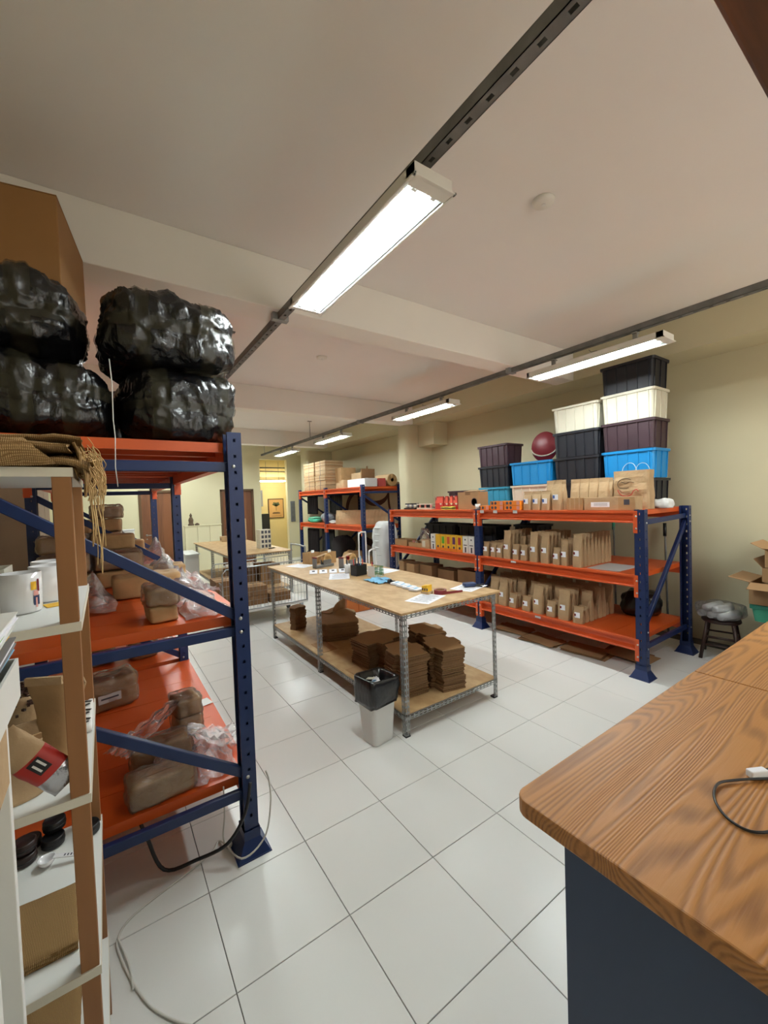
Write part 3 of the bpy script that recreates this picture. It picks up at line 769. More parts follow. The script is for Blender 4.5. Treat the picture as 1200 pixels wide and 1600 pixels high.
for i, (x, y, n) in enumerate(((-.98, 2.95, 4), (-.73, 3.0, 5), (-.55, 3.35, 2))):
    for lv in range(n):
        pack_root('brown wrapped pack, %s in the %s stack beyond the second rack frame' % (LV[lv], ('left', 'middle', 'right')[i]), (x+RND.uniform(-.015, .015), y, 1.152+lv*.113), (.23, .22, .108), RND.uniform(-.1, .1), 60+k+lv, wrap=lv % 2 == 0)
        k += 1
o = thing('folded_textile', 'folded white and dark red textiles on the middle left shelf beyond the packs', 'textile', (-.60, 3.75, 1.152))
rbox(.26, .3, .07, 8, 7, .008, 12, 3).build('folded_cloth', 'white', o, smooth=True)
for nm, zz, mm in (('folded_cloth', .072, 'darkred'), ('folded_cloth', .14, 'paper')):
    q = rbox(.24, .28, .065, 8, 7, .008, 12, 8).build(nm, mm, o, smooth=True); q.location.z = zz
tag(MB().obox((-.245, 1.53, .355), (.07, .10, .002), Matrix.Rotation(.2, 3, 'Z')).build('paper_tag', 'white'), 'small white paper label stuck at the edge of the bottom left shelf', 'label')

# cables by the left rack
cb = [(-.165,.50,.40),(-.15,.50,.34),(-.155,.48,.24),(-.20,.45,.12),(-.30,.48,.05),(-.345,.70,.006),(-.40,.655,.005),(-.53,.60,.005),(-.725,.53,.005),(-.785,.455,.005),(-.775,.36,.005),(-.735,.22,.005),(-.69,.115,.005),(-.62,.02,.005),(-.55,-.05,.005),(-.50,-.12,.005)]
def smoothpts(p, n=6):
    p = [Vector(a) for a in p]; out = []
    for i in range(len(p)-1):
        a, b, c, d = p[max(i-1, 0)], p[i], p[i+1], p[min(i+2, len(p)-1)]
        for k in range(n):
            t = k/n; out.append(.5*((2*b)+(-a+c)*t+(2*a-5*b+4*c-d)*t*t+(-a+3*b-3*c+d)*t**3))
    out.append(p[-1]); return out
cd = thing('cable', 'white cable looping from the left rack post across the floor tiles', 'cable', (0,0,0))
MB().tube(smoothpts(cb), .0042, 8).build('cable_run', 'cord', cd, smooth=True)
MB().tube(smoothpts([(-.34,.60,.34),(-.345,.58,.22),(-.352,.60,.1),(-.335,.62,.03),(-.32,.64,.02)]), .0035, 8).build('hanging_end', 'cord', cd, smooth=True)
MB().lathe((-.318,.645,.0), [(.001,.0),(.016,.002),(.017,.014),(.012,.02),(.001,.02)], 12).build('plug', 'cord', cd, smooth=True)
MB().tube(smoothpts([(-.785,.455,.008),(-.77,.40,.008),(-.75,.30,.008),(-.745,.22,.008)]), .004, 8).build('cable_loop', 'cord', cd, smooth=True)
tag(MB().tube(smoothpts([(-.235,.52,.36),(-.27,.50,.24),(-.35,.52,.12),(-.47,.60,.05),(-.60,.66,.03),(-.66,.68,.20),(-.68,.7,.26)]), .008, 8).build('power_cable', 'black', smooth=True), 'thick black cable sagging under the bottom shelf of the left rack', 'cable')

# ---- white shelf unit with brown posts (foreground left)
SX1, SX0, SY0, SY1 = -.805, -1.55, -.33, .22
sh = thing('shelf_unit', 'white shelf unit with brown wooden posts in the left foreground', 'shelf', (0,0,0))
for x in (SX1-.036, SX0):
    for y in (SY0+.002, SY1-.032): MB().box(x, x+.034, y, y+.03, 0, 1.766).build('post', 'post', sh, bevel=.0015)
for z in (.27, .667, 1.063, 1.448, 1.785):
    b = MB().box(SX0-.01, SX1, SY0+.001, SY1, z-.02, z).build('shelf_board', 'melamine', sh)
    MB().box(SX0-.01, SX1, SY0-.001, SY0+.0008, z-.02, z).build('edge_band', 'mel_edge', b)
    MB().box(SX1, SX1+.0015, SY0-.001, SY1, z-.02, z).build('edge_band', 'mel_edge', b)
cab = thing('cabinet', 'tall white panel-sided cabinet at the left edge, partly covering the shelf unit', 'cabinet', (-1.3, -.6, 0))
MB().box(-.4, .395, .08, .10, 0, 1.78).build('front_panel', 'white', cab, bevel=.0015)
MB().box(-.4, -.38, -.02, .08, 0, 1.78).build('side_panel', 'white', cab)
led = thing('side_cabinet', 'low white cabinet just outside the left edge carrying paper trays', 'cabinet', (-1.12, -.80, 0))
MB().box(-.2, .215, -.16, .15, 0, 1.18).build('carcass', 'white', led, bevel=.002); MB().box(-.2, .22, -.16, .155, 1.18, 1.2).build('top_board', 'melamine', led)
# burlap heap
bl = thing('burlap_sacks', 'pile of folded burlap sacks with frayed strings on top of the white shelf unit', 'sacks', (0,0,0))
def burl(name, x0, x1, y0, y1, z, th, sag, seed):
    def fn(u, v):
        # closed fold: u runs along x, v goes round the section in y
        a = v*2*PI; yc = (y0+y1)/2; hy = (y1-y0)/2
        cy_, cz = math.cos(a), math.sin(a)
        y = yc+hy*math.copysign(abs(cy_)**.6, cy_); zz = z+th/2+th/2*math.copysign(abs(cz)**.8, cz)
        x = x0+(x1-x0)*u+.012*nz(y*14, zz*30, seed)
        o = max(0, x-(SX1-.02)); zz -= o*o*6*sag
        zz += .010*nz(x*9, y*9, seed)+.004*nz(x*30, y*30, seed)
        return (x, y, max(zz, z if x < SX1 else -9))
    mb = MB().grid(30, 26, fn)
    n = 31
    mb.f.append(tuple(i*n+30 for i in range(26))); mb.f.append(tuple(i*n for i in range(26))[::-1])
    return mb.build(name, 'burlap', bl, smooth=True)
burl('sack', -1.5, -.775, -.345, .1, 1.786, .028, 1, 1)
burl('sack', -1.5, -.765, -.20, .2, 1.815, .022, 1, 2)
burl('sack', -1.5, -.81, -.36, .05, 1.818, .024, .5, 3)
burl('sack', -1.5, -.79, -.30, .15, 1.845, .022, .5, 4)
# front cloth drooping over the board edge, left part
def drp(u, v):
    x = -1.5+u*(.62+.05*v); y = SY0-.012-.02*math.sin(v*PI)-.008*nz(u*9, v*4, 2); z = 1.842-.085*v*(1.15-.75*max(0, u-.25))+.004*nz(u*12, v*6, 5)
    return (x, y, z)
MB().grid(30, 10, drp).build('drooping_sack', 'burlap', bl, smooth=True, solid=.004)
def drp2(u, v):
    y = SY0+.0+u*.35; x = SX1+.006+.018*math.sin(v*2.2)+.006*nz(u*9, v*4, 7); z = 1.84-.12*v*(1-.35*u)+.004*nz(u*12, v*6, 5)
    return (x, y, z)
MB().grid(20, 10, drp2).build('drooping_sack', 'burlap', bl, smooth=True, solid=.004)
fr = MB()
for k in range(70):
    y = RND.uniform(-.34, .12); x = RND.uniform(-.80, -.765); z = RND.uniform(1.79, 1.86); L = RND.uniform(.03, .12)
    if k % 6 == 0: L = RND.uniform(.15, .30)
    pts = [(x, y, z)]
    for q in range(1, 6):
        t = q/5; pts.append((x+.02*math.sin(t*2)+RND.uniform(-.004, .004), y+RND.uniform(-.012, .012), z-L*t))
    fr.tube(smoothpts(pts, 3), RND.uniform(.0009, .0016), 4, caps=False)
for k in range(26):
    y = RND.uniform(-.3, .15); pts = [(-.80+RND.uniform(-.03, 0), y, 1.80+RND.uniform(0, .06))]
    for q in range(5): pts.append((pts[-1][0]+RND.uniform(.0, .018), pts[-1][1]+RND.uniform(-.03, .03), pts[-1][2]+RND.uniform(-.02, .01)))
    fr.tube(smoothpts(pts, 3), .0018, 4, caps=False)
fo = fr.build('frayed_strings', 'burlapt', bl, smooth=True); fo['kind'] = 'stuff'
# mugs
def mug(label, loc, rz, art):
    t = thing('mug', label, 'mug', loc, rz)
    MB().lathe((0,0,0), [(.001,0),(.037,0),(.0405,.004),(.041,.05),(.0415,.096),(.039,.096),(.0375,.05),(.036,.008),(.001,.007)], 40).build('cup', 'ceramic', t, smooth=True)
    pts = [(-.039,0,.078),(-.055,0,.082),(-.068,0,.07),(-.07,0,.05),(-.064,0,.03),(-.052,0,.02),(-.039,0,.022)]
    MB().tube(smoothpts(pts, 4), .0055, 10).build('handle', 'ceramic', t, smooth=True)
    def patch(a0, a1, z0, z1, m):
        MB().grid(6, 2, lambda u, v: (.0422*math.cos(a0+(a1-a0)*u), .0422*math.sin(a0+(a1-a0)*u), z0+(z1-z0)*v)).build('printed_patch', m, t, smooth=True)
    for a in art: patch(*a)
    return t
mug('nearest white mug on the shelf, with small coloured figures printed on it', (-.928, -.125, 1.449), math.radians(16), ((-1.25,-.95,.055,.075,'yellowp'),(-.90,-.76,.05,.08,'darkred'),(-1.12,-.84,.04,.053,'pink'),(-1.14,-.78,.018,.042,'navy'),(-1.02,-.92,.012,.036,'pink')))
mug('second white mug on the shelf, partly behind the near brown post', (-.885, -.005, 1.449), math.radians(30), ((-1.35,-1.15,.035,.05,'black'),(-.9,-.7,.03,.05,'skyb')))
mug('third white mug on the shelf, rearmost of the three', (-.895, .125, 1.449), math.radians(-90), ((1.5,1.6,.03,.05,'navy'),))
tag(MB().obox((-.87,-.09,1.4495), (.035,.05,.0016), Matrix.Rotation(.3,3,'Z')).build('yellow_card', 'yellowp'), 'small yellow card lying beside the mugs', 'card')
bxm = thing('shelf_tray', 'low pale tray behind the mugs on the shelf', 'tray', (-1.1, .10, 1.449))
MB().box(-.12,.12,-.06,.06,0,.003).build('base', 'mel_edge', bxm)
for a in ((-.12,.12,-.06,-.057),(-.12,.12,.057,.06),(-.12,-.117,-.057,.057),(.117,.12,-.057,.057)): MB().box(*a,.003,.09).build('side', 'mel_edge', bxm)
# booklets and trays, nearest left edge
for q, (lab, zz, m_, ang, dx) in enumerate((('blue-edged booklet, lowest in the tilted pile at the left edge', 1.500, 'skyb', .0, 0), ('magazine with dark cover in the tilted pile at the left edge', 1.508, 'grey', .02, .004), ('yellow booklet in the tilted pile at the left edge', 1.520, 'yellowp', -.02, -.006), ('green-edged white booklet in the tilted pile at the left edge', 1.532, 'white', .03, .004), ('top booklet with a red spine mark in the tilted pile at the left edge', 1.544, 'paper', .0, .006))):
    b = thing('booklet', lab, 'booklet', (-1.012+dx, -.78, zz), ang)
    MB().box(-.15, .148, -.06, .10, 0, .0015).build('back_cover', m_, b); MB().box(-.149, .146, -.059, .099, .0017, .008).build('pages', 'paper', b); MB().box(-.15, .148, -.06, .10, .0082, .0098).build('front_cover', ('skyb','grey','yellowp','green','white')[q], b)
kb = thing('paper_tray', 'white open paper box on a kraft box at the left edge', 'tray', (-1.0, -.80, 1.445))
for a in ((-.14,.144,-.05,-.047),(-.14,.144,.085,.088),(-.14,-.137,-.047,.085),(.141,.144,-.047,.085)): MB().box(*a, .0, .052).build('side', 'white', kb)
MB().box(-.137,.141,-.047,.085,0,.003).build('base', 'paper', kb)
kx = thing('kraft_box', 'open kraft box under the white paper tray at the left edge', 'box', (-1.0, -.80, 1.201))
MB().box(-.14,.128,-.03,.088,.13,.243).build('box_body', 'kraft', kx, bevel=.002); MB().box(-.14,.06,-.02,.088,0,.13).build('box_base', 'kraft', kx, bevel=.002)
# things on the third shelf (z 1.063)
def pouch(name, label, loc, rz, w, h, d, m, lean=0., top=None, seed=0):
    t = thing(name, label, 'pouch', loc, rz)
    def fn(u, v):
        a = u*2*PI; f = (1-v)**.6 if v > 0 else 1
        dd = d/2*(1-v)**.75+.002; ww = w/2*(.88+.12*v)
        x = ww*math.copysign(abs(math.cos(a))**.55, math.cos(a)); y = dd*math.copysign(abs(math.sin(a))**.8, math.sin(a))
        y += lean*v*v+.004*nz(x*30, v*6, seed); z = h*v
        return (x, y+.004*nz(x*16, v*9, seed+4), z)
    mb = MB().grid(24, 14, fn); n = 25; mb.f.append(tuple(range(24))[::-1]); mb.f.append(tuple(14*n+i for i in range(24)))
    mb.build('pouch_body', m, t, smooth=True)
    if top: MB().box(-w*.49, w*.49, lean-.004, lean+.004, h*.93, h+.004).build('seal_strip', top, t)
    return t
pouch('kraft_pouch', 'brown kraft pouch lying low at the front left of the third shelf', (-.935, -.245, 1.064), .35, .10, .11, .07, 'kraft', .02, 'kraftd', 1)
pouch('kraft_pouch', 'tall brown kraft pouch leaning against the near post on the third shelf', (-.872, -.12, 1.064), -.5, .085, .22, .05, 'kraftd', -.04, 'kraft', 2)
pouch('kraft_pouch', 'brown kraft pouch filled with dark beans at the rear of the third shelf', (-.94, -.13, 1.064), .2, .08, .11, .05, 'kraft', .01, None, 3)
t = thing('snack_packet', 'red and silver packet slumped over the front edge of the third shelf', 'packet', (-.905, -.30, 1.075), 0)
def pk(z0, z1, mm, nm):
    def fn(u, v):
        s_ = z0+(z1-z0)*v
        bulge = .022*math.sin(PI*min(1, max(0, s_)))**.6
        a = u*2*PI
        cx_ = -.05+.115*s_; cz_ = .155-.135*s_
        wx = .036; x = cx_+wx*math.cos(a)*.77; z = cz_+wx*math.cos(a)*.63
        y = -.012-bulge*math.sin(a)+.003*nz(u*5, s_*9, 2)
        return (x, y, z)
    MB().grid(20, 8, fn).build(nm, mm, t, smooth=True)
pk(.0, .42, 'kraft', 'printed_end'); pk(.42, .74, 'red', 'red_band'); pk(.74, 1.0, mat('foil', (190,190,196), .25, metal=.8, bump=.6, bscale=30), 'silver_end')
MB().obox((.0175,-.0365,.086), (.034,.001,.026), Matrix.Rotation(.85,3,'Y')).build('brand_patch', 'black', t)
MB().obox((.021,-.0375,.092), (.022,.001,.004), Matrix.Rotation(.85,3,'Y')).build('brand_lettering', 'white', t)
MB().obox((.014,-.0375,.082), (.022,.001,.004), Matrix.Rotation(.85,3,'Y')).build('brand_lettering', 'white', t)
bn = MB()
for k in range(150):
    x, y = RND.gauss(0,.024), RND.gauss(0,.03); z = .10*(1-min(1, math.hypot(x,y)*8))+.045
    bn.obox((x,y,z+RND.uniform(0,.02)), (.009,.006,.005), Matrix.Rotation(RND.uniform(0,3),3,'Z'))
t = thing('bean_bag', 'open bag heaped with dark roasted coffee beans on the third shelf', 'bag', (-.955, .04, 1.064))
o = bn.build('coffee_beans', 'beans', t); o['kind'] = 'stuff'
MB().lathe((0,0,0), [(.001,0),(.045,0),(.05,.06),(.045,.10),(.05,.13)], 20).build('bag_wall', 'kraft', t, smooth=True)
for k, (x, y, z) in enumerate(((-.962,.125,1.064),(-.918,.145,1.064),(-.95,.19,1.064))):
    t = thing('glass_jar', ('small glass jar with metal lid, left of three on the third shelf', 'small glass jar with metal lid, right of three on the third shelf', 'small glass jar with metal lid, rearmost of three on the third shelf')[k], 'jar', (x, y, z))
    MB().lathe((0,0,0), [(.001,0),(.018,0),(.02,.01),(.02,.055),(.015,.066)], 18).build('glass', M['glass'], t, smooth=True)
    MB().lathe((0,0,0), [(.001,.012),(.017,.012),(.017,.04),(.001,.04)], 14).build('contents', 'kraftd', t, smooth=True)
    MB().lathe((0,0,0), [(.017,.066),(.018,.067),(.018,.08),(.001,.081)], 18).build('lid', 'lid', t, smooth=True)
t = thing('kraft_box', 'small kraft cardboard box at the rear of the third shelf behind the post', 'box', (-.88, .14, 1.064), .15)
MB().box(-.05,.045,-.045,.045,0,.075).build('box_body', 'kraft', t, bevel=.002); MB().obox((.048,0,.085), (.004,.09,.03), Matrix.Rotation(.3,3,'Y')).build('flap', 'kraft', t)
t = thing('zebra_cloth', 'folded white cloth with black stripes at the right rear of the third shelf', 'cloth', (-.825, .06, 1.0635))
MB().grid(6, 12, lambda u,v: (-.028+.045*u, -.09+.2*v, .012+.004*nz(u*4,v*8,3))).build('cloth', 'white', t, smooth=True, solid=.016)
for k in range(6): MB().obox((-.006+.004*(k%2), -.07+k*.032, .0235), (.034,.007,.0015), Matrix.Rotation(.5*(-1)**k,3,'Z')).build('stripe', 'black', t)
# second-lowest visible shelf (z .667)
for k, (x, y, z) in enumerate(((-.927,.16,.668),(-.99,.13,.668),(-.99,.135,.700),(-.985,.19,.668),(-.915,.24,.668) if False else (-.925,.19,.6995),(-.838,.15,.668))):
    t = thing('plastic_disc', ('black round lid beside the scoop', 'dark round lid, lowest of the left pile', 'dark round lid, top of the left pile', 'dark round lid at the rear of the left pile', 'black round lid stacked on the one beside the scoop', 'black round lid right of the near post')[k]+' on the fourth shelf', 'lid', (x, y, z))
    MB().lathe((0,0,0), [(.001,.0),(.026,.0),(.029,.003),(.029,.026),(.0265,.03),(.024,.027),(.001,.026)], 26).build('cap', 'black' if k not in (1,2,3) else mat('lid_brown', (48,34,32), .4), t, smooth=True)
    MB().lathe((0,0,0), [(.0292,.010),(.0300,.011),(.0300,.014),(.0292,.015)], 26).build('grip_ring', 'black', t, smooth=True)
t = thing('measuring_scoop', 'white plastic measuring scoop with lettered handle on the fourth shelf', 'scoop', (-.935, .075, .668), -.35)
MB().lathe((0,0,0), [(.001,.001),(.012,.002),(.019,.012),(.0215,.022),(.0195,.022),(.017,.012),(.001,.005)], 24).build('bowl', 'ceramic', t, smooth=True)
MB().obox((.055,0,.0185), (.075,.015,.004), Matrix.Rotation(.12,3,'Y')).build('handle', 'ceramic', t, bevel=.0015)
for k in range(5): MB().obox((.038+k*.008,0,.0222-.0009*k), (.004,.008,.0006), Matrix.Rotation(.12,3,'Y')).build('lettering', 'ink', t)
def pad(label, x0, x1, y0, y1, z, seed):
    t = thing('burlap_sheet', label, 'burlap', ((x0+x1)/2, (y0+y1)/2, z))
    for k in range(3):
        MB().grid(14, 12, lambda u,v: ((x1-x0)*(u-.5)+.004*nz(v*5,k,seed), (y1-y0)*(v-.5)+.004*nz(u*5,k,seed), .004+k*.007+.003*nz(u*3,v*3,seed+k))).build('folded_layer', 'burlap', t, smooth=True, solid=.006)
pad('folded burlap sheet at the front of the fourth shelf', -1.1, -.848, -.26, -.07, .668, 1)
pad('folded burlap sheet on the lowest visible shelf', -1.1, -.87, -.14, .07, .271, 4)

# ---- things on the long packing table
TZ = .9005
def sheet(label, x, y, w, h, rz, lines=6, name='paper_sheet', m='paper', lm='ink', cat='paper'):
    t = thing(name, label, cat, (x, y, TZ), rz)
    MB().grid(4, 4, lambda u,v: ((u-.5)*w, (v-.5)*h, .0008+.0015*(abs(u-.5)*2)**3)).build('sheet', m, t, smooth=True)
    if lines:
        mb = MB()
        for k in range(lines):
            yy = h*(.36-.72*k/max(1, lines-1)); ww = w*(.36 if k % 3 else .26)
            mb.box(-ww, ww, yy-.0015, yy+.0015, .0030, .0034)
        o = mb.build('printed_lines', lm, t); o['kind'] = 'stuff'
    return t
sheet('white printed sheet at the near corner of the packing table', 1.30, 1.01, .21, .30, -1.2, 12)
sheet('white sheet under the blue tape gun near the right table edge', 1.83, 1.06, .21, .297, -1.3, 8)
sheet('large white sheet half under the others near the table centre left', 1.25, 2.34, .21, .34, -.5, 9)
sheet('white sheet at the far side of the table by the pen box', 1.76, 2.30, .25, .33, .2, 3)
sheet('pale sheet at the far left end of the table', 1.22, 3.30, .22, .3, .4, 5)
for k in range(4):
    b = thing('leaflet', ('white folded leaflet with dark oval, %s in the row of four before the tape dispensers' % ('first', 'second', 'third', 'fourth')[k]), 'leaflet', (1.13+k*.095, 2.72-k*.05, TZ), -.45)
    MB().obox((0,0,.012), (.085,.14,.002), Matrix.Rotation(.12,3,'X')).build('sheet', 'paper', b)
    MB().obox((0,.02,.0155), (.03,.045,.001), Matrix.Rotation(.12,3,'X')).build('dark_print', 'ink', b)
for k in range(4):
    b = thing('card_stack', ('small stack of white cards, %s of four in the row toward the near end' % ('farthest', 'second', 'third', 'nearest')[k]), 'cards', (1.455-k*.010, 1.60-k*.105, TZ), .25)
    for q in range(4): MB().obox((RND.uniform(-.003,.003), RND.uniform(-.003,.003), .0035+q*.004), (.10,.085,.0032), Matrix.Rotation(RND.uniform(-.06,.06),3,'Z')).build('card', 'paper', b)
    MB().box(-.03,.03,-.012,.012,.0182,.0186).build('printed_mark', 'skyb', b)
t = thing('tape_reel', 'dark red tape roll lying at the near end of the table with loose end', 'tape', (1.50, 1.06, TZ))
MB().lathe((0,0,0), [(.036,0),(.052,0),(.052,.032),(.036,.032),(.036,0)], 32).build('roll', 'darkred', t, smooth=False)
MB().lathe((0,0,0), [(.033,.001),(.0358,.001),(.0358,.031),(.033,.031),(.033,.001)], 32).build('core', 'card', t)
MB().bar((.0,-.0525,.012),(.17,-.085,.006),.0012,.022,(0,0,1)).build('loose_end', 'darkred', t)
t = thing('display_box', 'small orange patterned display box standing between cards and printed sheet', 'box', (1.415, 1.13, TZ), .3)
for k in range(3):
    MB().box(-.03,.03,-.022+k*.022-.009,-.022+k*.022+.009,0,.075-.004*k).build('sachet', 'yellowp', t, bevel=.002)
    MB().box(-.031,-.03,-.022+k*.022-.006,-.022+k*.022+.006,.03,.05).build('dark_print', 'ink', t)
MB().box(-.034,.034,-.036,.036,0,.022).build('holder', 'kraft', t)
t = thing('tape_gun', 'small dark blue hand tape dispenser on the white sheet at the right', 'tape dispenser', (1.85, 1.07, TZ+.004), -.4)
MB().obox((0,0,.018), (.11,.065,.03)).build('body', 'navy', t, bevel=.008); MB().obox((.085,-.015,.012),(.08,.012,.01),Matrix.Rotation(-.4,3,'Z')).build('blade_arm', 'black', t); MB().obox((.06,-.05,.010),(.08,.012,.01),Matrix.Rotation(-1.0,3,'Z')).build('handle', 'black', t)
def tape_disp(label, loc, rz):
    t = thing('tape_dispenser', label, 'tape dispenser', loc, rz)
    MB().box(-.14,.14,-.035,.035,0,.028).build('base', 'galv_dark', t, bevel=.004)
    MB().box(-.14,-.128,-.035,.035,.028,.12).build('end_plate', 'grey', t, bevel=.002); MB().box(-.141,-.127,-.036,.036,.12,.135).build('blade_guard', 'darkred', t)
    MB().prism([(-.02,-.03),(.10,-.03),(.10,-.024),(-.02,-.024)],.028,.085).build('cheek', 'galv_dark', t); MB().prism([(-.02,.024),(.10,.024),(.10,.03),(-.02,.03)],.028,.085).build('cheek', 'galv_dark', t)
    MB().lathe((.05,0,.095), [(.037,-.024),(.062,-.024),(.062,.024),(.037,.024),(.037,-.024)], 28, 'y').build('tape_roll', mat('tape_tan', (206,170,116), .35), t, smooth=False)
    MB().lathe((.05,0,.095), [(.001,-.02),(.034,-.02),(.034,.02),(.001,.02)], 20, 'y').build('hub', 'black', t)
    MB().bar((.04,0,.155),(-.125,0,.128),.044,.0008).build('tape_strip', 'kraft', t)
tape_disp('grey bench tape dispenser with red blade guard, left of two at the far table end', (1.40, 3.02, TZ), .25)
tape_disp('grey bench tape dispenser, right of two at the far table end', (1.62, 2.79, TZ), .35)
t = thing('pen_box', 'black pen box with pens standing on the table centre', 'pen box', (1.44, 2.26, TZ), .15)
for a in ((-.07,.07,-.05,-.047),(-.07,.07,.047,.05),(-.07,-.067,-.047,.047),(.067,.07,-.047,.047)): MB().box(*a,0,.11).build('side', 'black', t)
MB().box(-.07,.07,-.05,.05,0,.003).build('base', 'black', t)
for k, (x, y, c, h) in enumerate(((-.04,.02,'red',.17),(-.02,-.02,'navy',.19),(.01,.01,'black',.18),(.03,-.02,'red',.16),(.05,.03,'skyb',.19),(-.05,-.02,'black',.2))):
    MB().tube([(x,y,.004),(x*1.25,y*1.25,h)], .005, 8).build('pen', c, t, smooth=True)
t = thing('wire_basket', 'small green and white mesh basket with red pen beside the black pen box', 'basket', (1.535, 2.08, TZ), .15)
MB().box(-.06,.06,-.055,.055,0,.003).build('base', 'white', t)
mb = MB()
for k in range(9):
    for s in (-.055, .055): mb.bar((-.06+k*.015,s,0),(-.06+k*.015,s,.10),.003,.003,(0,1,0)); mb.bar((s*1.09,-.055+k*.01375,0),(s*1.09,-.055+k*.01375,.10),.003,.003,(0,1,0))
for z in (.03,.06,.1):
    mb.bar((-.06,-.055,z),(.06,-.055,z),.004,.004).bar((-.06,.055,z),(.06,.055,z),.004,.004).bar((-.06,-.055,z),(-.06,.055,z),.004,.004).bar((.06,-.055,z),(.06,.055,z),.004,.004)
o = mb.build('mesh_wall', mat('basket_green', (34,110,62), .5), t); o['kind'] = 'stuff'
MB().box(-.064,-.061,-.055,.055,0,.11).build('white_side', 'white', t); MB().tube([(-.03,.0,.004),(-.04,.01,.15)], .005, 8).build('pen', 'red', t, smooth=True)
t = thing('box_knife', 'white upright holder with red scissors beside the pen box', 'holder', (1.40, 2.43, TZ))
MB().lathe((0,0,0), [(.001,0),(.03,0),(.032,.1),(.029,.1),(.027,.004),(.001,.003)], 18).build('cup', 'white', t, smooth=True)
MB().tube([(0,0,.01),(.012,.01,.14)], .005, 8).build('scissor_blade', 'steel', t); MB().lathe((.016,.012,.165), [(.012,-.004),(.022,-.004),(.022,.004),(.012,.004),(.012,-.004)], 16, 'y').build('scissor_loop', 'red', t); MB().tube([(-.01,-.01,.01),(-.015,-.01,.19)], .004, 8).build('pen', 'black', t)
t = thing('blue_gloves', 'crumpled light blue gloves with a black clip on the table', 'gloves', (1.385, 1.80, TZ))
MB().grid(16,14,lambda u,v:(-.07+.16*u+.02*nz(u*4,v*4,1), -.10+.26*v+.02*nz(u*4,v*4,5), .004+.03*abs(nz(u*5,v*5,2))+.01*abs(nz(u*13,v*13,3)))).build('glove', 'skyb', t, smooth=True, solid=.002)
MB().grid(10,10,lambda u,v:(.04+.07*u, -.04+.1*v+.02*nz(u*4,v*4,15), .02+.02*abs(nz(u*6,v*6,12)))).build('glove', 'skyb', t, smooth=True, solid=.002)
t = thing('tape_reel', 'black rolled strap beside the blue gloves', 'strap', (1.42, 1.665, TZ))
MB().lathe((0,0,.022), [(.010,-.012),(.022,-.012),(.022,.012),(.010,.012),(.010,-.012)], 20, 'y').build('roll', 'black', t); MB().lathe((.045,.02,.0), [(.008,.0),(.026,.0),(.026,.018),(.008,.018),(.008,0)], 20, 'z').build('roll', 'black', t)
for k, (x, y) in enumerate(((1.42, 3.42), (1.60, 3.30))):
    t = thing('kraft_box', ('open kraft box at the far table end, left of two', 'open kraft box at the far table end, right of two')[k], 'box', (x, y, TZ), .3)
    for a in ((-.08,.08,-.07,-.067),(-.08,.08,.067,.07),(-.08,-.077,-.067,.067),(.077,.08,-.067,.067)): MB().box(*a,0,.14).build('side', 'kraftd', t)
    MB().box(-.077,.077,-.067,.067,0,.003).build('base', 'kraftd', t)
    MB().lathe((.03,0,.05), [(.001,.0),(.02,0),(.02,.11),(.001,.11)], 14).build('white_roll', 'white', t, smooth=True)

# ---- stacks of flattened cartons under the table
SZ = .171
def stack(label, loc, rz, outline, n, th, seed, topfold=True, name='carton_stack'):
    R_ = random.Random(seed)
    t = thing(name, label, 'cardboard', loc, rz)
    mb = MB(); z = 0
    dx = dy = 0
    for k in range(n-1):
        dx = dx*.8+R_.uniform(-.007, .007); dy = dy*.8+R_.uniform(-.007, .007); s_ = 1+R_.uniform(-.03, .03)
        mb.prism([((x*s_+dx), (y*s_+dy)) for x, y in outline], z, z+th*.82); z += th
    o = mb.build('flat_cartons', 'cardd', t); o['kind'] = 'stuff'
    MB().prism(outline, z, z+th*.8).build('top_carton', 'card', t)
    return t
oc = [(-.20,-.13),(-.09,-.13),(-.08,-.19),(.05,-.19),(.07,-.15),(.20,-.15),(.22,-.11),(.22,.11),(.20,.14),(.08,.14),(.06,.18),(-.08,.18),(-.09,.14),(-.20,.13)]
oc2 = [(-.17,-.10),(-.06,-.10),(-.05,-.14),(.06,-.14),(.07,-.10),(.17,-.08),(.17,.10),(.07,.12),(.06,.15),(-.06,.15),(-.07,.12),(-.17,.10)]
stack('tall stack of flattened brown cartons at the near right corner under the table', (1.50, 1.05, SZ), 1.35, oc2, 46, .0072, 1)
stack('tall stack of flattened brown cartons left of the corner one, behind the near table leg', (1.20, 1.16, SZ), 1.45, oc2, 44, .0072, 2)
stack('tall stack of flattened brown cartons behind the corner stack', (1.64, 1.42, SZ), 1.4, oc2, 45, .0072, 3)
stack('broad low stack of flattened brown cartons beside the table centre', (1.32, 1.78, SZ), .1, oc, 30, .0075, 4)
oc3 = [(-.26,-.18),(-.24,-.2),(.06,-.2),(.08,-.24),(.2,-.24),(.24,-.2),(.30,-.18),(.30,.12),(.26,.16),(.08,.16),(.06,.2),(-.22,.2),(-.26,.16)]
stack('wide stack of rounded flattened cartons beyond the middle table leg', (1.40, 2.72, SZ), 1.25, oc3, 18, .011, 5)
stack('narrow upright stack of small cut cartons at the far left under the table', (1.12, 3.22, SZ), .5, [(-.10,-.05),(-.02,-.05),(0,-.08),(.06,-.08),(.08,-.04),(.1,.06),(.02,.08),(-.06,.06),(-.1,.03)], 30, .0088, 6)
t = thing('folded_carton', 'folded carton flap standing on the rounded cartons under the table', 'cardboard', (1.52, 2.86, .372), .5)
MB().grid(6,4,lambda u,v:(-.15+.3*u, .05*math.sin(u*2.6), .001+.11*v*(.6+.5*u))).build('flap', 'card', t, solid=.004); MB().box(-.14,.16,.06,.18,0,.004).build('flap', 'card', t)
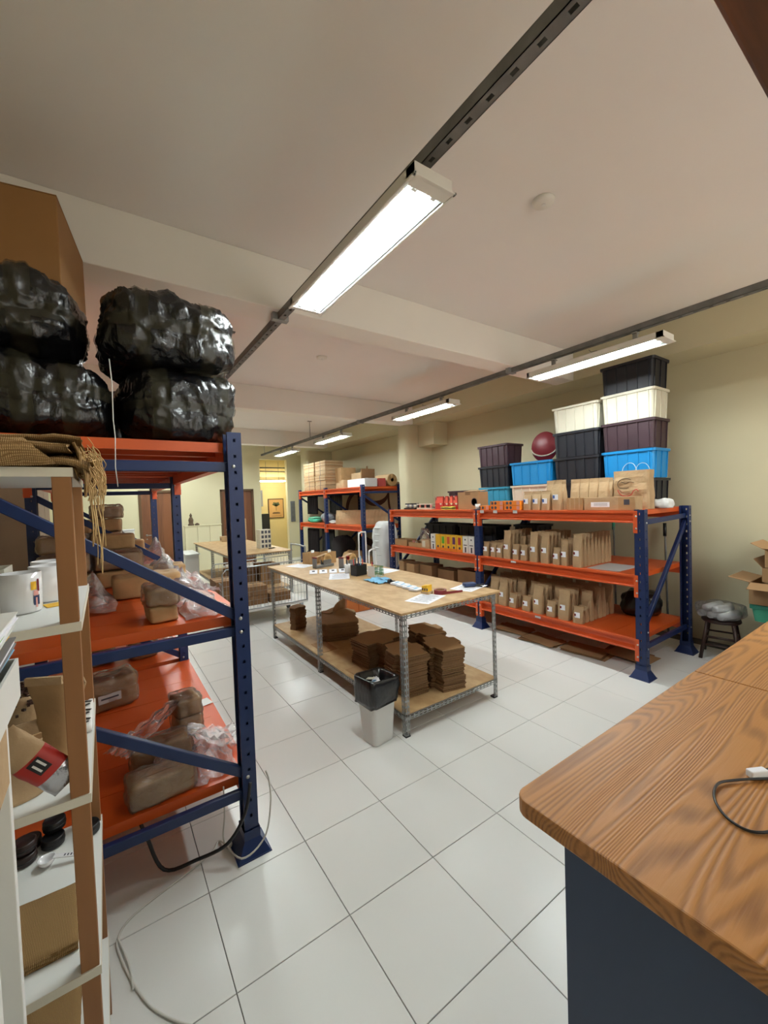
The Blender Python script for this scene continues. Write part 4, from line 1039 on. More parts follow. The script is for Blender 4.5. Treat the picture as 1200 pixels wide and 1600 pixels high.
for k, (x, y, a) in enumerate(((1.06,1.62,.1),(1.08,2.42,.0))):
    tag(MB().obox((x,y,SZ+.003+.0), (.16,.3,.004), Matrix.Rotation(a,3,'Z')).build('loose_cardboard', 'card'), ('loose flat cardboard at the front edge of the lower table shelf', 'loose flat cardboard past the middle leg on the lower table shelf')[k], 'cardboard')
t = thing('wooden_crate', 'orange-brown wooden drawer crate standing behind the table', 'crate', (2.45, 3.95, 0), 0)
for k in range(3): MB().box(-.30+k*.2,-.105+k*.2,-.12,-.10,.01,.40).build('plank', mat('orange_wood', (196,108,44), .5, var=.2, vscale=5), t, bevel=.002)
MB().box(-.30,.30,-.10,.12,0,.40).build('carcass', mat('orange_wood2', (150,80,32), .5), t)

# ---- waste bin
t = thing('waste_bin', 'white plastic waste bin with black liner beside the near table leg', 'bin', (.775, .955, 0), .12)
def rr(w, d, r, z, n=5):
    pts = []
    for cx_, cy_, a0 in ((w/2-r, d/2-r, 0), (-w/2+r, d/2-r, PI/2), (-w/2+r, -d/2+r, PI), (w/2-r, -d/2+r, 1.5*PI)):
        for k in range(n+1):
            a = a0+PI/2*k/n; pts.append((cx_+r*math.cos(a), cy_+r*math.sin(a), z))
    return pts
def loft(secs, cap0=True, cap1=False):
    mb = MB(); n = len(secs[0])
    for s_ in secs: mb.v += s_
    for j in range(len(secs)-1):
        for k in range(n): mb.f.append((j*n+k, j*n+(k+1) % n, (j+1)*n+(k+1) % n, (j+1)*n+k))
    if cap0: mb.f.append(tuple(range(n))[::-1])
    if cap1: mb.f.append(tuple((len(secs)-1)*n+k for k in range(n)))
    return mb
loft([rr(.17,.15,.03,0), rr(.175,.155,.03,.008), rr(.235,.20,.035,.44), rr(.225,.19,.035,.44), rr(.165,.145,.03,.012)], True, True).build('bucket', 'white', t, smooth=False, bevel=0)
lsec = []
for j, (z, e) in enumerate(((.27,.012),(.30,.016),(.34,.014),(.38,.018),(.42,.014),(.45,.012),(.458,.004),(.45,-.012),(.40,-.02),(.30,-.02),(.24,-.02))):
    w_ = .17+(.065*z/.44)+e*2; d_ = .15+(.05*z/.44)+e*2
    ring = rr(w_, d_, .035, z, 8)
    out = []
    for (x, y, zz) in ring:
        a = math.atan2(y, x); q = .012*nz(a*2.2, z*14, 3)+.010*nz(a*5+z*22, z*16, 8)
        L = math.hypot(x, y); out.append((x*(1+q/L*1.2), y*(1+q/L*1.2), zz+(.022*nz(a*2.5, 0, 5) if j == 0 else .008*nz(a*3, 1, 5)-(.012*math.cos(a) if 4 < j < 8 else 0))))
    lsec.append(out)
loft(lsec, False, True).build('bin_liner', 'liner', t, smooth=True, solid=.0015)
mb = MB()
for k in range(16):
    a = Matrix.Rotation(RND.uniform(0,3),3,'X') @ Matrix.Rotation(RND.uniform(0,3),3,'Z')
    x, y = RND.uniform(-.06,.06), RND.uniform(-.05,.05)
    MB().obox((x, y, RND.uniform(.36,.425)), (.055,.04,.003), a).build('crumpled_paper', ('paper','skyb','cream')[k % 3], t)


# ---- crates on the right rack
def crate(label, y0, y1, x0, x1, z, h, m, rim=True, name='storage_crate'):
    t = thing(name, label, 'crate', ((x0+x1)/2, (y0+y1)/2, z))
    w, d = (x1-x0)-.036, (y1-y0)-.036
    tp = .012
    loft([rr(w-tp*2, d-tp*2, .03, 0, 3), rr(w, d, .03, h-.02, 3), rr(w-.01, d-.01, .03, h-.02, 3), rr(w-tp*2-.01, d-tp*2-.01, .03, .006, 3)], True, True).build('tub', m, t)
    loft([rr(w, d, .03, h-.028, 3), rr(w+.03, d+.03, .035, h-.028, 3), rr(w+.034, d+.034, .035, h-.002, 3), rr(w+.0, d+.0, .03, h-.002, 3)], False, False).build('rim', m, t)
    for s in (-1, 1):
        nr = 5
        for k in range(nr):
            y = -d/2+.05+(d-.1)*k/(nr-1)
            MB().bar((s*(w/2-tp+.002), y, .005), (s*(w/2+.003), y, h-.028), .012, .012, (0,1,0)).build('rib', m, t)
        for k in range(3):
            x = -w/2+.05+(w-.1)*k/2
            MB().bar((x, s*(d/2-tp+.002), .005), (x, s*(d/2+.003), h-.028), .012, .012, (1,0,0)).build('rib', m, t)
    return t
Z0 = 1.5125; HH = .305
for k, (m, lab) in enumerate((('blackd','black crate at the bottom of the tallest right-hand stack, behind the paper bag'),('cblue','bright blue crate second from the bottom of the tallest right-hand stack'),('maroon','dark maroon crate third from the bottom of the tallest right-hand stack'),('cream','cream crate fourth from the bottom of the tallest right-hand stack'),('blackd','black crate on top of the tallest right-hand stack'))):
    crate(lab, .38, .93, 3.80, 4.19, Z0+k*HH, HH-.004, m)
for k, (m, lab) in enumerate((('blackd','black crate at the bottom of the second stack, hidden behind kraft bags'),('blackd','lower visible black crate in the second stack, above the kraft bags'),('blackd','upper black crate in the second stack, under the cream one'),('cream','cream crate on top of the second stack'))):
    crate(lab, .945, 1.52, 3.80, 4.19, Z0+k*.301, .297, m)
for k, (m, lab) in enumerate((('cream','cream crate under the bright blue one in the third stack'),('cblue','bright blue crate on top of the low third stack'))):
    crate(lab, 1.54, 2.17, 3.80, 4.19, Z0+k*.303, .298, m)
for k, (m, lab) in enumerate((('cteal','teal blue crate at the bottom of the leftmost stack'),('blackd','black crate in the middle of the leftmost stack'),('maroon','dark maroon crate on top of the leftmost stack'))):
    crate(lab, 2.19, 2.74, 3.80, 4.19, Z0+k*.298, .294, m)
crate('low dark maroon crate behind the red boxes on the rack top', 2.78, 3.40, 3.80, 4.18, Z0, .27, 'maroon')
t = thing('round_ornament', 'dark red round ornament with white arc leaning behind the blue crate', 'ornament', (4.12, 1.83, 2.114), 0)
MB().lathe((0,0,.20), [(.001,-.01),(.19,-.012),(.20,0),(.19,.012),(.001,.01)], 36, 'x').build('disc', 'darkred', t, smooth=True)
MB().tube([(-.014, .19*math.cos(a), .2+.0+.10*math.sin(a)-.02) for a in [PI+PI*k/14 for k in range(15)]], .010, 6).build('white_arc', 'cream', t, smooth=True)
# items on the rack top (front row)
t = thing('jar_tray', 'black tray of tiny dark jars at the far end of the rack top', 'tray', (3.36, 3.74, Z0))
MB().box(-.06,.06,-.14,.14,0,.02).build('tray', 'black', t)
for k in range(5):
    for q in range(2):
        j = MB().lathe((-.03+q*.06,-.11+k*.055,.02), [(.001,0),(.02,0),(.02,.055),(.001,.055)], 12).build('jar', 'grey' if k % 2 else 'cream', t, smooth=True)
        MB().lathe((-.03+q*.06,-.11+k*.055,.075), [(.001,0),(.021,0),(.021,.02),(.001,.02)], 12).build('lid', 'black', j, smooth=True)
t = thing('jar_tray', 'white-edged tray of small jars next to the red boxes on the rack top', 'tray', (3.36, 3.38, Z0))
MB().box(-.06,.06,-.17,.17,0,.025).build('tray', 'cream', t)
for k in range(8): MB().lathe((-.04,-.15+k*.043,.025), [(.001,0),(.016,0),(.016,.045),(.001,.045)], 10).build('jar', 'black' if k % 3 else 'pink', t, smooth=True)
MB().box(-.06,.06,-.17,.17,.072,.085).build('cover', 'cream', t)
for k in range(4):
    wd = .17 if k == 0 else .085; y = (3.05, 2.905, 2.81, 2.715)[k]
    t = thing('gift_box', 'red and white patterned box on the rack top, %s in its row' % ('leftmost and widest','second','third','rightmost')[k], 'box', (3.38, y, Z0))
    MB().box(-.06,.06,-wd/2,wd/2,0,.19).build('box_body', 'red', t, bevel=.002)
    MB().box(-.0612,-.06,-wd/2+.004,wd/2-.004,.09,.175).build('pink_panel', mat('coral', (222,96,78), .5), t)
    MB().box(-.0612,-.06,wd/2-.03,wd/2-.01,.13,.19).build('white_stripe', 'cream', t)
    MB().lathe((-.061, -wd*.2, .085), [(.001,0),(.020,0),(.022,.001)], 14, 'x').build('cream_spot', 'cream', t)
t = thing('folded_cloth', 'yellow-green folded cloth in front of the red boxes', 'cloth', (3.26, 2.80, Z0))
for k in range(3): MB().grid(8,14,lambda u,v:(-.04+.08*u, -.11+.22*v, .006+k*.014+.006*nz(u*2,v*3,k))).build('fold', ('lime','blackd','lime')[k], t, smooth=True, solid=.010)
t = thing('carton', 'brown cardboard box with hand hole on the rack top by the rack post', 'box', (3.40, 2.46, Z0))
for a, nm in (((-.09,-.086,-.19,.19),'side'),((.086,.09,-.19,.19),'side'),((-.086,.086,-.19,-.186),'side'),((-.086,.086,.186,.19),'side')): MB().box(*a,0,.235).build(nm, 'card', t)
MB().box(-.086,.086,-.186,.186,.0,.004).build('base', 'card', t)
MB().obox((.04,-.02,.250), (.12,.34,.004), Matrix.Rotation(-.12,3,'Y')).build('flap', 'card', t); MB().box(-.0915,-.09,-.04,.05,.195,.235).build('hand_hole', 'cardd', t)
MB().lathe((-.0905,-.11,.10), [(.045,0),(.052,0),(.052,.001),(.045,.001),(.045,0)], 20, 'x').build('printed_stamp', 'ink', t)
t = thing('foam_cup', 'small white plastic piece beside the brown box on the rack top', 'cup', (3.24, 2.225, Z0))
MB().lathe((0,0,0), [(.001,0),(.026,0),(.034,.075),(.031,.075),(.001,.01)], 18).build('cup', 'white', t, smooth=True)
for k, (y0, y1, n) in enumerate(((2.0,2.16,1),(1.78,1.975,2),(1.54,1.765,2))):
    for q in range(n):
        t = thing('eyewear_box', 'orange box printed with dark glasses, %s column, %s' % (('left','middle','right')[k], ('bottom','top')[q]), 'box', (3.26, (y0+y1)/2, Z0+q*.054))
        w_ = y1-y0
        MB().box(-.07,.07,-w_/2,w_/2,0,.052).build('box_body', 'orangebox', t, bevel=.0015)
        MB().box(-.0712,-.07,-w_/2+.004,-w_/2+.045,.006,.046).build('pale_panel', 'pink', t)
        for s in (.02, .07): MB().lathe((-.0715, s-.005, .027), [(.001,0),(.018,0),(.018,.001)], 14, 'x').build('dark_lens_print', 'ink', t)
for k, y in enumerate((2.08, 1.87, 1.58)):
    tag(MB().box(3.153, 3.1545, y-.03, y+.03, 1.475, 1.51).build('price_tag', 'paperg'), 'pale shelf label on the top beam under the %s orange box column' % ('left', 'middle', 'right')[k], 'label')
for k, (y, z) in enumerate(((1.62, .905), (1.31, .325))):
    tag(MB().box(3.153, 3.1545, y-.035, y+.035, z-.008, z+.014).build('price_tag', 'paperg'), ('pale shelf label on the middle beam below the small bags', 'pale shelf label on the lowest beam of the rack')[k], 'label')
# ---- kraft coffee bags
def bag_mesh(w, d, h, seed, style=0):
    """gusseted paper bag, front towards -x: square base, body, pinched and folded top"""
    mb = MB(); n = 14; R_ = random.Random(seed)
    rows = [(0,1,1),(.02,1,1),(.2,1.02,1.06),(.42,1.0,1.0),(.58,.98,.82),(.72,.96,.48),(.82,.97,.22),(.86,.98,.12),(.955,.98,.10),(1.0,.97,.12)]
    for j, (t, fw, fd) in enumerate(rows):
        for k in range(n):
            a = 2*PI*(k+.5)/n; c, s = math.cos(a), math.sin(a)
            x = d/2*fd*math.copysign(abs(c)**.45, c); y = w/2*fw*math.copysign(abs(s)**.45, s)
            e = .05 if 0 < j < 9 else .0
            x += e*d*nz(y*26+seed, t*7, 1.3*seed); y += .02*w*nz(x*30, t*6, seed)
            x += d*.10*t*R_.uniform(.9, 1.1)
            mb.v.append((x, y, t*h))
    for j in range(len(rows)-1):
        for k in range(n): mb.f.append((j*n+k, j*n+(k+1) % n, (j+1)*n+(k+1) % n, (j+1)*n+k))
    mb.f.append(tuple(range(n))[::-1]); mb.f.append(tuple((len(rows)-1)*n+k for k in range(n)))
    return mb.mesh('bag_body', 'kraft', False)
BAG = {}
for nm, (w_, d_, h_) in dict(small=(.082,.055,.175), tall=(.095,.065,.335), mid=(.072,.055,.265), lsmall=(.105,.07,.165), ltall=(.125,.075,.315), ttall=(.10,.07,.32), tsmall=(.10,.065,.205)).items():
    BAG[nm] = ([bag_mesh(w_, d_, h_, 3*k+len(nm)) for k in range(4)], w_, d_, h_)
def sticker_mesh(w, h, c): return MB().box(-.0012, 0, -w/2, w/2, 0, h).mesh('label_sticker', c)
STK = {c: sticker_mesh(.054, .056, 'paper') for c in 'a'}
RED = MB().box(-.0012, 0, -.009, .009, 0, .026).mesh('logo_mark', 'darkred'); BLU = MB().box(-.0012, 0, -.012, .012, 0, .034).mesh('logo_mark', mat('logo_blue', (60,96,160), .6))
TIE = {}
def tie(w):
    if w not in TIE: TIE[w] = MB().box(-.003, .003, -w*.52, w*.52, 0, .011).mesh('tin_tie', 'kraftd')
    return TIE[w]
def kbag(kind, x, y, z, label, group, sticker=True, mark='red', rz=None, tilt=0.):
    ms, w_, d_, h_ = BAG[kind]
    t = thing('kraft_bag', label, 'bag', (x, y, z), RND.uniform(-.08, .08) if rz is None else rz, group)
    link(ms[RND.randrange(4)], 'bag_body', t)
    if sticker:
        zz = h_*.34 if h_ > .2 else h_*.36
        s = link(STK['a'], 'label_sticker', t, (-d_/2*1.08-.002, -.004, zz))
        link(RED if mark == 'red' else BLU, 'logo_mark', s, (-.0012, .022, .015))
        link(tie(w_), 'tin_tie', t, (d_*.10, 0, h_*.965))
    return t
ords = ['front', 'second', 'third', 'fourth', 'fifth', 'sixth', 'seventh', 'eighth', 'ninth', 'tenth', 'eleventh']
cols_mid = [(2.075,'small'),(1.955,'small'),(1.86,'small'),(1.745,'tall'),(1.625,'small'),(1.515,'small'),(1.375,'tall'),(1.235,'tall'),(1.105,'small'),(1.005,'mid'),(.865,'tall')]
for c, (y, kind) in enumerate(cols_mid):
    last = c == len(cols_mid)-1
    n = 9 if last else 7
    for k in range(n):
        kd = kind
        if k > 0 and kind in ('small', 'mid') and k % 2 == 0 and c in (2, 4, 8, 9): kd = 'mid'
        x = 3.215+k*(.068 if kind != 'small' or last else .068)
        kbag(kd, x, y+RND.uniform(-.004, .004), .9315, '%s kraft bag, middle shelf, %s in %s file from centre post' % ({'small':'short','tall':'tall','mid':'medium'}[kd], ords[k], ords[c].replace('front', 'first')), 'kraft bags on the middle shelf', sticker=(k == 0))
cols_low = [(2.10,'lsmall'),(1.965,'ltall'),(1.83,'ltall'),(1.69,'lsmall'),(1.50,'lsmall'),(1.345,'ltall'),(1.185,'lsmall'),(1.03,'ltall'),(.88,'lsmall')]
for c, (y, kind) in enumerate(cols_low):
    for k in range(8):
        kd = kind
        if k >= 2 and kind == 'lsmall' and k % 3 != 0: kd = 'ltall'
        kbag(kd, 3.225+k*.082, y+RND.uniform(-.004, .004), .3515, '%s kraft bag, bottom shelf, %s in the %s file from centre post' % ({'lsmall':'short','ltall':'tall'}[kd], ords[k], ords[c].replace('front', 'first')), 'kraft bags on the bottom shelf', sticker=(k == 0))
for c, (y, kind) in enumerate(((1.475,'tsmall'),(1.355,'tsmall'),(1.235,'tsmall'),(1.105,'ttall'))):
    for k in range(2):
        kbag(kind if k == 0 else ('ttall' if c == 2 else kind), 3.25+k*.085, y, Z0, '%s blue-labelled kraft bag on the rack top, %s in the %s file from the left' % ({'tsmall':'short','ttall':'tall'}[kind], ords[k], ords[c].replace('front', 'first')), 'kraft bags on the rack top', sticker=(k == 0), mark='blue')
for c, y in enumerate((1.0, .90, .80, .70)):
    for k in range(2):
        kbag('ttall', 3.42+k*.09, y, Z0, 'tall crumpled kraft bag on rack top, %s from left in the %s line' % (ords[c].replace('front', 'first'), ('nearer', 'farther')[k]), 'kraft bags on the rack top', sticker=False)
t = thing('clear_box', 'brown ribbed carton between kraft bags and labelled box on the rack top', 'box', (3.28, .895, Z0))
MB().box(-.06,.06,-.085,.085,0,.125).build('box_body', 'kraftd', t, bevel=.003)
for s in (-.05, 0, .05): MB().box(-.0625,-.06,s-.006,s+.006,.004,.12).build('band', 'kraft', t)
t = thing('carton', 'flat kraft carton with long white label, in front of the carrier bag', 'box', (3.29, .555, Z0))
MB().box(-.07,.07,-.24,.24,0,.125).build('box_body', 'kraft', t, bevel=.002)
MB().box(-.0715,-.07,-.01,.17,.03,.078).build('white_label', 'paper', t); MB().box(-.0712,-.07,-.235,-.09,.003,.122).build('darker_panel', 'kraftd', t); MB().box(-.0722,-.0712,-.19,-.14,.05,.1).build('printed_square', 'ink', t)
MB().box(-.02,.02,-.24,.24,.1252,.126).build('sealing_tape', 'kraftd', t)
for k in range(3): MB().box(-.0722,-.0715,.01,.14,.042+k*.011,.045+k*.011).build('print', 'ink', t.children[1])
# big paper bag with logo
t = thing('paper_carrier_bag', 'large kraft carrier bag with dark and red swirl logo on the rack top', 'bag', (3.56, .48, Z0), .0)
def cbag(u, v):
    a = (u+1/24)*2*PI; c, s = math.cos(a), math.sin(a)
    x = .085*math.copysign(abs(c)**.35, c); y = .165*math.copysign(abs(s)**.35, s)
    x += .012*nz(y*9, v*5, 2)*(v > .02); y += .006*nz(x*9, v*6, 4)*(v > .02)
    return (x, y, .375*v)
mb = MB().grid(24, 12, cbag); mb.f.append(tuple(range(24))[::-1]); mb.build('bag_body', 'kraft', t, smooth=False, solid=.002)
def logo(pts, m, r): MB().tube(smoothpts([(-.0985, y, z) for y, z in pts], 5), r, 6).build('logo_stroke', m, t, smooth=True)
logo([(-.02,.285),(.03,.30),(.08,.285),(.105,.25),(.09,.215),(.04,.20),(0,.21)], 'bronze', .0035)
logo([(-.05,.255),(-.01,.265),(.03,.25),(.07,.27)], 'bronze', .003)
logo([(.105,.19),(.08,.145),(.03,.125),(-.02,.14),(-.04,.175),(-.07,.19),(-.085,.17)], 'red', .004)
logo([(.09,.19),(.06,.16),(.02,.15),(-.01,.16)], 'darkred', .0025)
for s, a in ((-1, .0), (1, .05)):
    MB().tube(smoothpts([(s*.08-.004*s, .07-a, .33),(s*.08,.06-a,.40),(s*.075,.02-a,.445),(s*.075,-.03-a,.44),(s*.08,-.06-a,.39),(s*.08-.004*s,-.065-a,.33)], 5), .0025, 6).build('string_handle', 'paperg', t, smooth=True)
t = thing('plastic_bag', 'crumpled white plastic bag at the near end of the rack top', 'bag', (3.76, .30, Z0+.002))
rbox(.26,.15,.09,12,3,.03,9,4).build('bag_body', 'sack', t, smooth=True)
# middle shelf, far bay
for k, (lab, c1, c2) in enumerate((('white and black slim box, first in the coloured row','white','black'),('yellow fruit slim box in the coloured row','yellowp','yellowp'),('green fruit slim box in the coloured row','orangebox','green'),('orange fruit slim box in the coloured row','orangebox','orange2'),('purple fruit slim box in the coloured row','orangebox','purple'),('red fruit slim box in the coloured row','orangebox','red'),('white and black slim box, last but one in the coloured row','white','black'),('white and black slim box, last in the coloured row','white','black'))):
    t = thing('slim_box', lab, 'box', (3.25, 3.085-k*.108, .9315))
    MB().box(-.04,.04,-.05,.05,0,.225).build('box_body', 'white' if c1 == 'white' else 'yellowp', t, bevel=.002)
    if c1 == 'white':
        MB().box(-.0412,-.04,-.015,.01,.01,.08).build('dark_print', 'ink', t); MB().lathe((-.041,0,.18), [(.001,0),(.012,0),(.012,.001)], 12, 'x').build('dark_print', 'ink', t); MB().box(-.0412,-.04,-.03,.03,.10,.112).build('dark_print', 'ink', t)
    else:
        MB().box(-.0408,-.04,-.05,.05,0,.04).build('orange_band', 'orangebox', t)
        MB().lathe((-.0408,0,.14), [(.001,-.002),(.026,-.002),(.028,0)], 14, 'x').build('fruit_print', c2, t).scale = (1,1,1)
        MB().box(-.0418,-.0408,-.026,.026,.10,.20).build('fruit_print', c2, t)
        MB().lathe((-.042,0,.055), [(.001,0),(.018,0),(.018,.001)], 12, 'x').build('dark_print', 'ink', t)
crate('long black crate on the middle shelf behind the coloured row', 3.05, 3.78, 3.62, 4.0, .9315, .34, 'blackd')
crate('second black crate on the middle shelf near the centre post', 2.28, 3.0, 3.62, 4.0, .9315, .34, 'blackd')
crate('black crate on the middle shelf hidden in the gloom beyond the centre post', 1.72, 2.12, 3.78, 4.14, .9315, .36, 'blackd')
t = thing('kraft_tray', 'low kraft tray at the far end of the middle shelf', 'tray', (3.30, 3.86, .9315))
for a in ((-.1,.1,-.16,-.157),(-.1,.1,.157,.16),(-.1,-.097,-.157,.157),(.097,.1,-.157,.157)): MB().box(*a,0,.1).build('side', 'kraftd', t)
MB().box(-.1,.1,-.16,.16,0,.003).build('base', 'kraftd', t); MB().box(-.09,.09,-.15,.15,.004,.08).build('contents', 'cardd', t)
t = thing('kraft_tray', 'kraft tray filled with small sachets on the middle shelf', 'tray', (3.28, 3.50, .9315))
for a in ((-.08,.08,-.16,-.157),(-.08,.08,.157,.16),(-.08,-.077,-.157,.157),(.077,.08,-.157,.157)): MB().box(*a,0,.07).build('side', 'kraftd', t)
for k in range(14): MB().obox((-.05+.05*(k%3), -.13+k*.02, .055+.01*(k%2)), (.035,.012,.05), Matrix.Rotation(.4*(k%3-1),3,'X')).build('sachet', ('kraft','pink','cream','cardd')[k%4], t)
t = thing('kraft_box', 'small kraft box next to the coloured row on the middle shelf', 'box', (3.25, 3.24, .9315))
MB().box(-.06,.06,-.09,.09,0,.135).build('box_body', 'kraft', t, bevel=.002); MB().box(-.0612,-.06,.0,.07,.02,.115).build('pale_panel', 'cream', t)
t = thing('plastic_bag', 'crumpled clear bag hanging on the black crate edge', 'bag', (3.54, 3.66, .9325)); rbox(.10,.16,.26,10,3,.03,12,6).build('bag_body', M['film2'], t, smooth=True)
# bottom shelf, far bay
for k, (y, w_, h_, x, lab) in enumerate(((3.88,.13,.32,3.33,'small kraft box at the far end of the bottom shelf'),(3.66,.2,.30,3.34,'kraft box second from the far end of the bottom shelf'),(3.38,.28,.3,3.42,'brown carton third from the far end of the bottom shelf'),(3.02,.34,.26,3.5,'dark brown carton in the middle of the bottom far bay'),(2.52,.5,.30,3.5,'wide brown carton near the centre post on the bottom shelf'))):
    t = thing('carton', lab, 'box', (x, y, .3515)); MB().box(-.12,.12,-w_/2,w_/2,0,h_).build('box_body', 'card' if k < 2 else 'cardd', t, bevel=.002)
    MB().obox((-.02,0,h_+.012), (.2,w_*.96,.003), Matrix.Rotation(.1,3,'Y')).build('flap', 'cardd', t); MB().box(-.1215,-.12,-w_*.3,w_*.3,h_*.4,h_*.43).build('print_line', 'cardedge', t)
tag(MB().obox((3.42,.62,.9335),(.42,.30,.003)).build('white_board', 'paperg'), 'pale sheet lying on the near end of the middle shelf', 'sheet')
t = thing('rolled_net', 'black bag slumped on the bottom shelf corner by the wall', 'bag', (3.98, .62, .3515)); rbox(.3,.36,.26,12,3,.04,7,8).build('bag_body', 'liner', t, smooth=True)
for k, (x, y, a, lab) in enumerate(((3.34,1.37,.05,'flat cardboard offcut on the floor under the rack, left'),(3.40,.90,-.05,'flat cardboard offcut on the floor under the rack, centre'),(3.62,.56,.1,'flat cardboard offcut on the floor under the rack, right'),(3.42,1.86,.1,'flat cardboard offcut on the floor under the rack by the centre post'))):
    t = thing('loose_cardboard', lab, 'cardboard', (x, y, .001), a)
    for q in range(3): MB().obox((RND.uniform(-.03,.03), RND.uniform(-.04,.04), .004+q*.007), (.28,.42,.004), Matrix.Rotation(RND.uniform(-.2,.2),3,'Z') @ Matrix.Rotation(.015,3,'X')).build('sheet', ('card','cardd')[q % 2], t)
for k, (x0,y0,x1,y1,h) in enumerate(((4.45,1.10,4.62,1.2,1.35),(4.5,.55,4.62,.62,1.3))):
    t = thing('broom_handle', ('thin green-grey pole leaning on the wall behind the rack', 'black-gripped pole leaning on the wall near the rack end')[k], 'pole', (0,0,0))
    MB().tube([(x0,y0,.02),(x1,y1,h)], .011, 10).build('pole', 'galv_dark', t, smooth=True)
    MB().tube([(x1-.012,y1-.004,h-.15),(x1,y1,h)], .018, 10).build('grip', 'black' if k else 'teal', t, smooth=True)

# ---- stool with wrapped cups
t = thing('stool', 'dark wooden stool between the rack end and the counter', 'stool', (4.27, .0, 0), .2)
MB().lathe((0,0,.36), [(.001,0),(.15,0),(.16,.01),(.155,.03),(.001,.035)], 24).build('seat', 'stoolwood', t, smooth=True)
for sx in (-1, 1):
    for sy in (-1, 1): MB().tube([(sx*.10, sy*.10, .36), (sx*.15, sy*.15, .0)], .016, 10).build('leg', 'stoolwood', t, smooth=True)
for z, r in ((.14, .131), (.22, .119)):
    for a, b in (((-1,-1),(1,-1)),((1,-1),(1,1)),((1,1),(-1,1)),((-1,1),(-1,-1))): MB().tube([(a[0]*r,a[1]*r,z),(b[0]*r,b[1]*r,z)], .009, 8).build('rung', 'stoolwood', t, smooth=True)
t = thing('cup_bag', 'clear plastic bag of white cups lying on the dark stool', 'bag', (4.26, .0, .397), -.3)
for k in range(3):
    c = MB().lathe((0, -.09+k*.09, .045), [(.001,-.15),(.032,-.15),(.042,.02),(.044,.1),(.040,.1),(.001,.0)], 20, 'x').build('cup_sleeve', 'sack', t, smooth=True)
for k in range(2): MB().lathe((-.02, -.045+k*.09, .11), [(.001,-.13),(.03,-.13),(.042,.02),(.044,.08),(.040,.08),(.001,.0)], 20, 'x').build('cup_sleeve', 'sack', t, smooth=True)
o = rbox(.36,.36,.16,12,3.2,.02,9,3).build('plastic_wrap', M['film2'], t, smooth=True)

# ---- cartons by the right wall, behind the counter
def open_carton(label, x0, x1, y0, y1, z0, h, m='card', flaps=((-1,0,.12,.5),), rz=0):
    t = thing('open_carton', label, 'box', ((x0+x1)/2, (y0+y1)/2, z0), rz); w_, d_ = (x1-x0)/2, (y1-y0)/2
    for a in ((-w_,w_,-d_,-d_+.004),(-w_,w_,d_-.004,d_),(-w_,-w_+.004,-d_+.004,d_-.004),(w_-.004,w_,-d_+.004,d_-.004)): MB().box(*a,0,h).build('side', m, t)
    MB().box(-w_+.004,w_-.004,-d_+.004,d_-.004,0,.004).build('base', m, t)
    for sx, sy, L, an in flaps:
        if sx: MB().obox((sx*(w_+L/2*math.cos(an)), 0, h+L/2*math.sin(an)), (L, d_*1.9, .004), Matrix.Rotation(-sx*an,3,'Y')).build('flap', m, t)
        else: MB().obox((0, sy*(d_+L/2*math.cos(an)), h+L/2*math.sin(an)), (w_*1.9, L, .004), Matrix.Rotation(sy*an,3,'X')).build('flap', m, t)
    return t
t = thing('red_basin', 'dark red upturned basin under the green tray by the right wall', 'basin', (4.36, -.52, 0.0))
MB().lathe((0,0,0), [(.27,.0),(.27,.02),(.25,.03),(.22,.40),(.19,.438),(.001,.44)], 32).build('bowl', 'darkred', t, smooth=True); MB().lathe((0,0,0), [(.27,.0),(.285,.0),(.285,.02),(.27,.022)], 32).build('rim', 'red', t, smooth=True)
t = thing('green_tray', 'green plastic tray between red basin and cardboard boxes by the right wall', 'tray', (4.38, -.50, .442))
loft([rr(.40,.46,.03,0,3), rr(.44,.50,.03,.15,3), rr(.43,.49,.03,.15,3), rr(.39,.45,.03,.02,3)], True, True).build('tub', 'teal', t); loft([rr(.44,.50,.03,.12,3), rr(.46,.52,.03,.12,3), rr(.46,.52,.03,.155,3), rr(.44,.50,.03,.155,3)], False, False).build('rim', mat('teal_dark', (44,130,108), .6), t)
open_carton('lower open cardboard box with flap folded out by the right wall', 4.16, 4.62, -.76, -.24, .602, .20, flaps=((-1,0,.14,-.3),(0,1,.16,.2)))
open_carton('middle cardboard box in the pile by the right wall', 4.22, 4.64, -.76, -.32, .808, .13, flaps=((0,1,.1,.9),))
open_carton('top opened cardboard box in the pile by the right wall', 4.22, 4.64, -.76, -.34, .944, .16, flaps=((-1,0,.16,.2),(0,1,.12,.5)))

# ---- cable on counter
t = thing('cable', 'thin black cable with white plug looped on the wooden counter', 'cable', (0,0,0))
MB().tube(smoothpts([(.62,-1.30,1.004),(.43,-1.255,1.004),(.30,-1.205,1.004),(.285,-1.16,1.004),(.325,-1.12,1.006),(.39,-1.105,1.006),(.44,-1.125,1.006),(.50,-1.165,1.006),(.58,-1.22,1.004),(.7,-1.26,1.004)], 6), .0028, 8).build('cable_run', 'black', t, smooth=True)
MB().obox((.50,-1.150,1.012), (.045,.018,.018), Matrix.Rotation(-.5,3,'Z')).build('plug', 'paper', t, bevel=.003); MB().obox((.53,-1.165,1.010), (.03,.012,.012), Matrix.Rotation(-.5,3,'Z')).build('plug_collar', 'black', t)

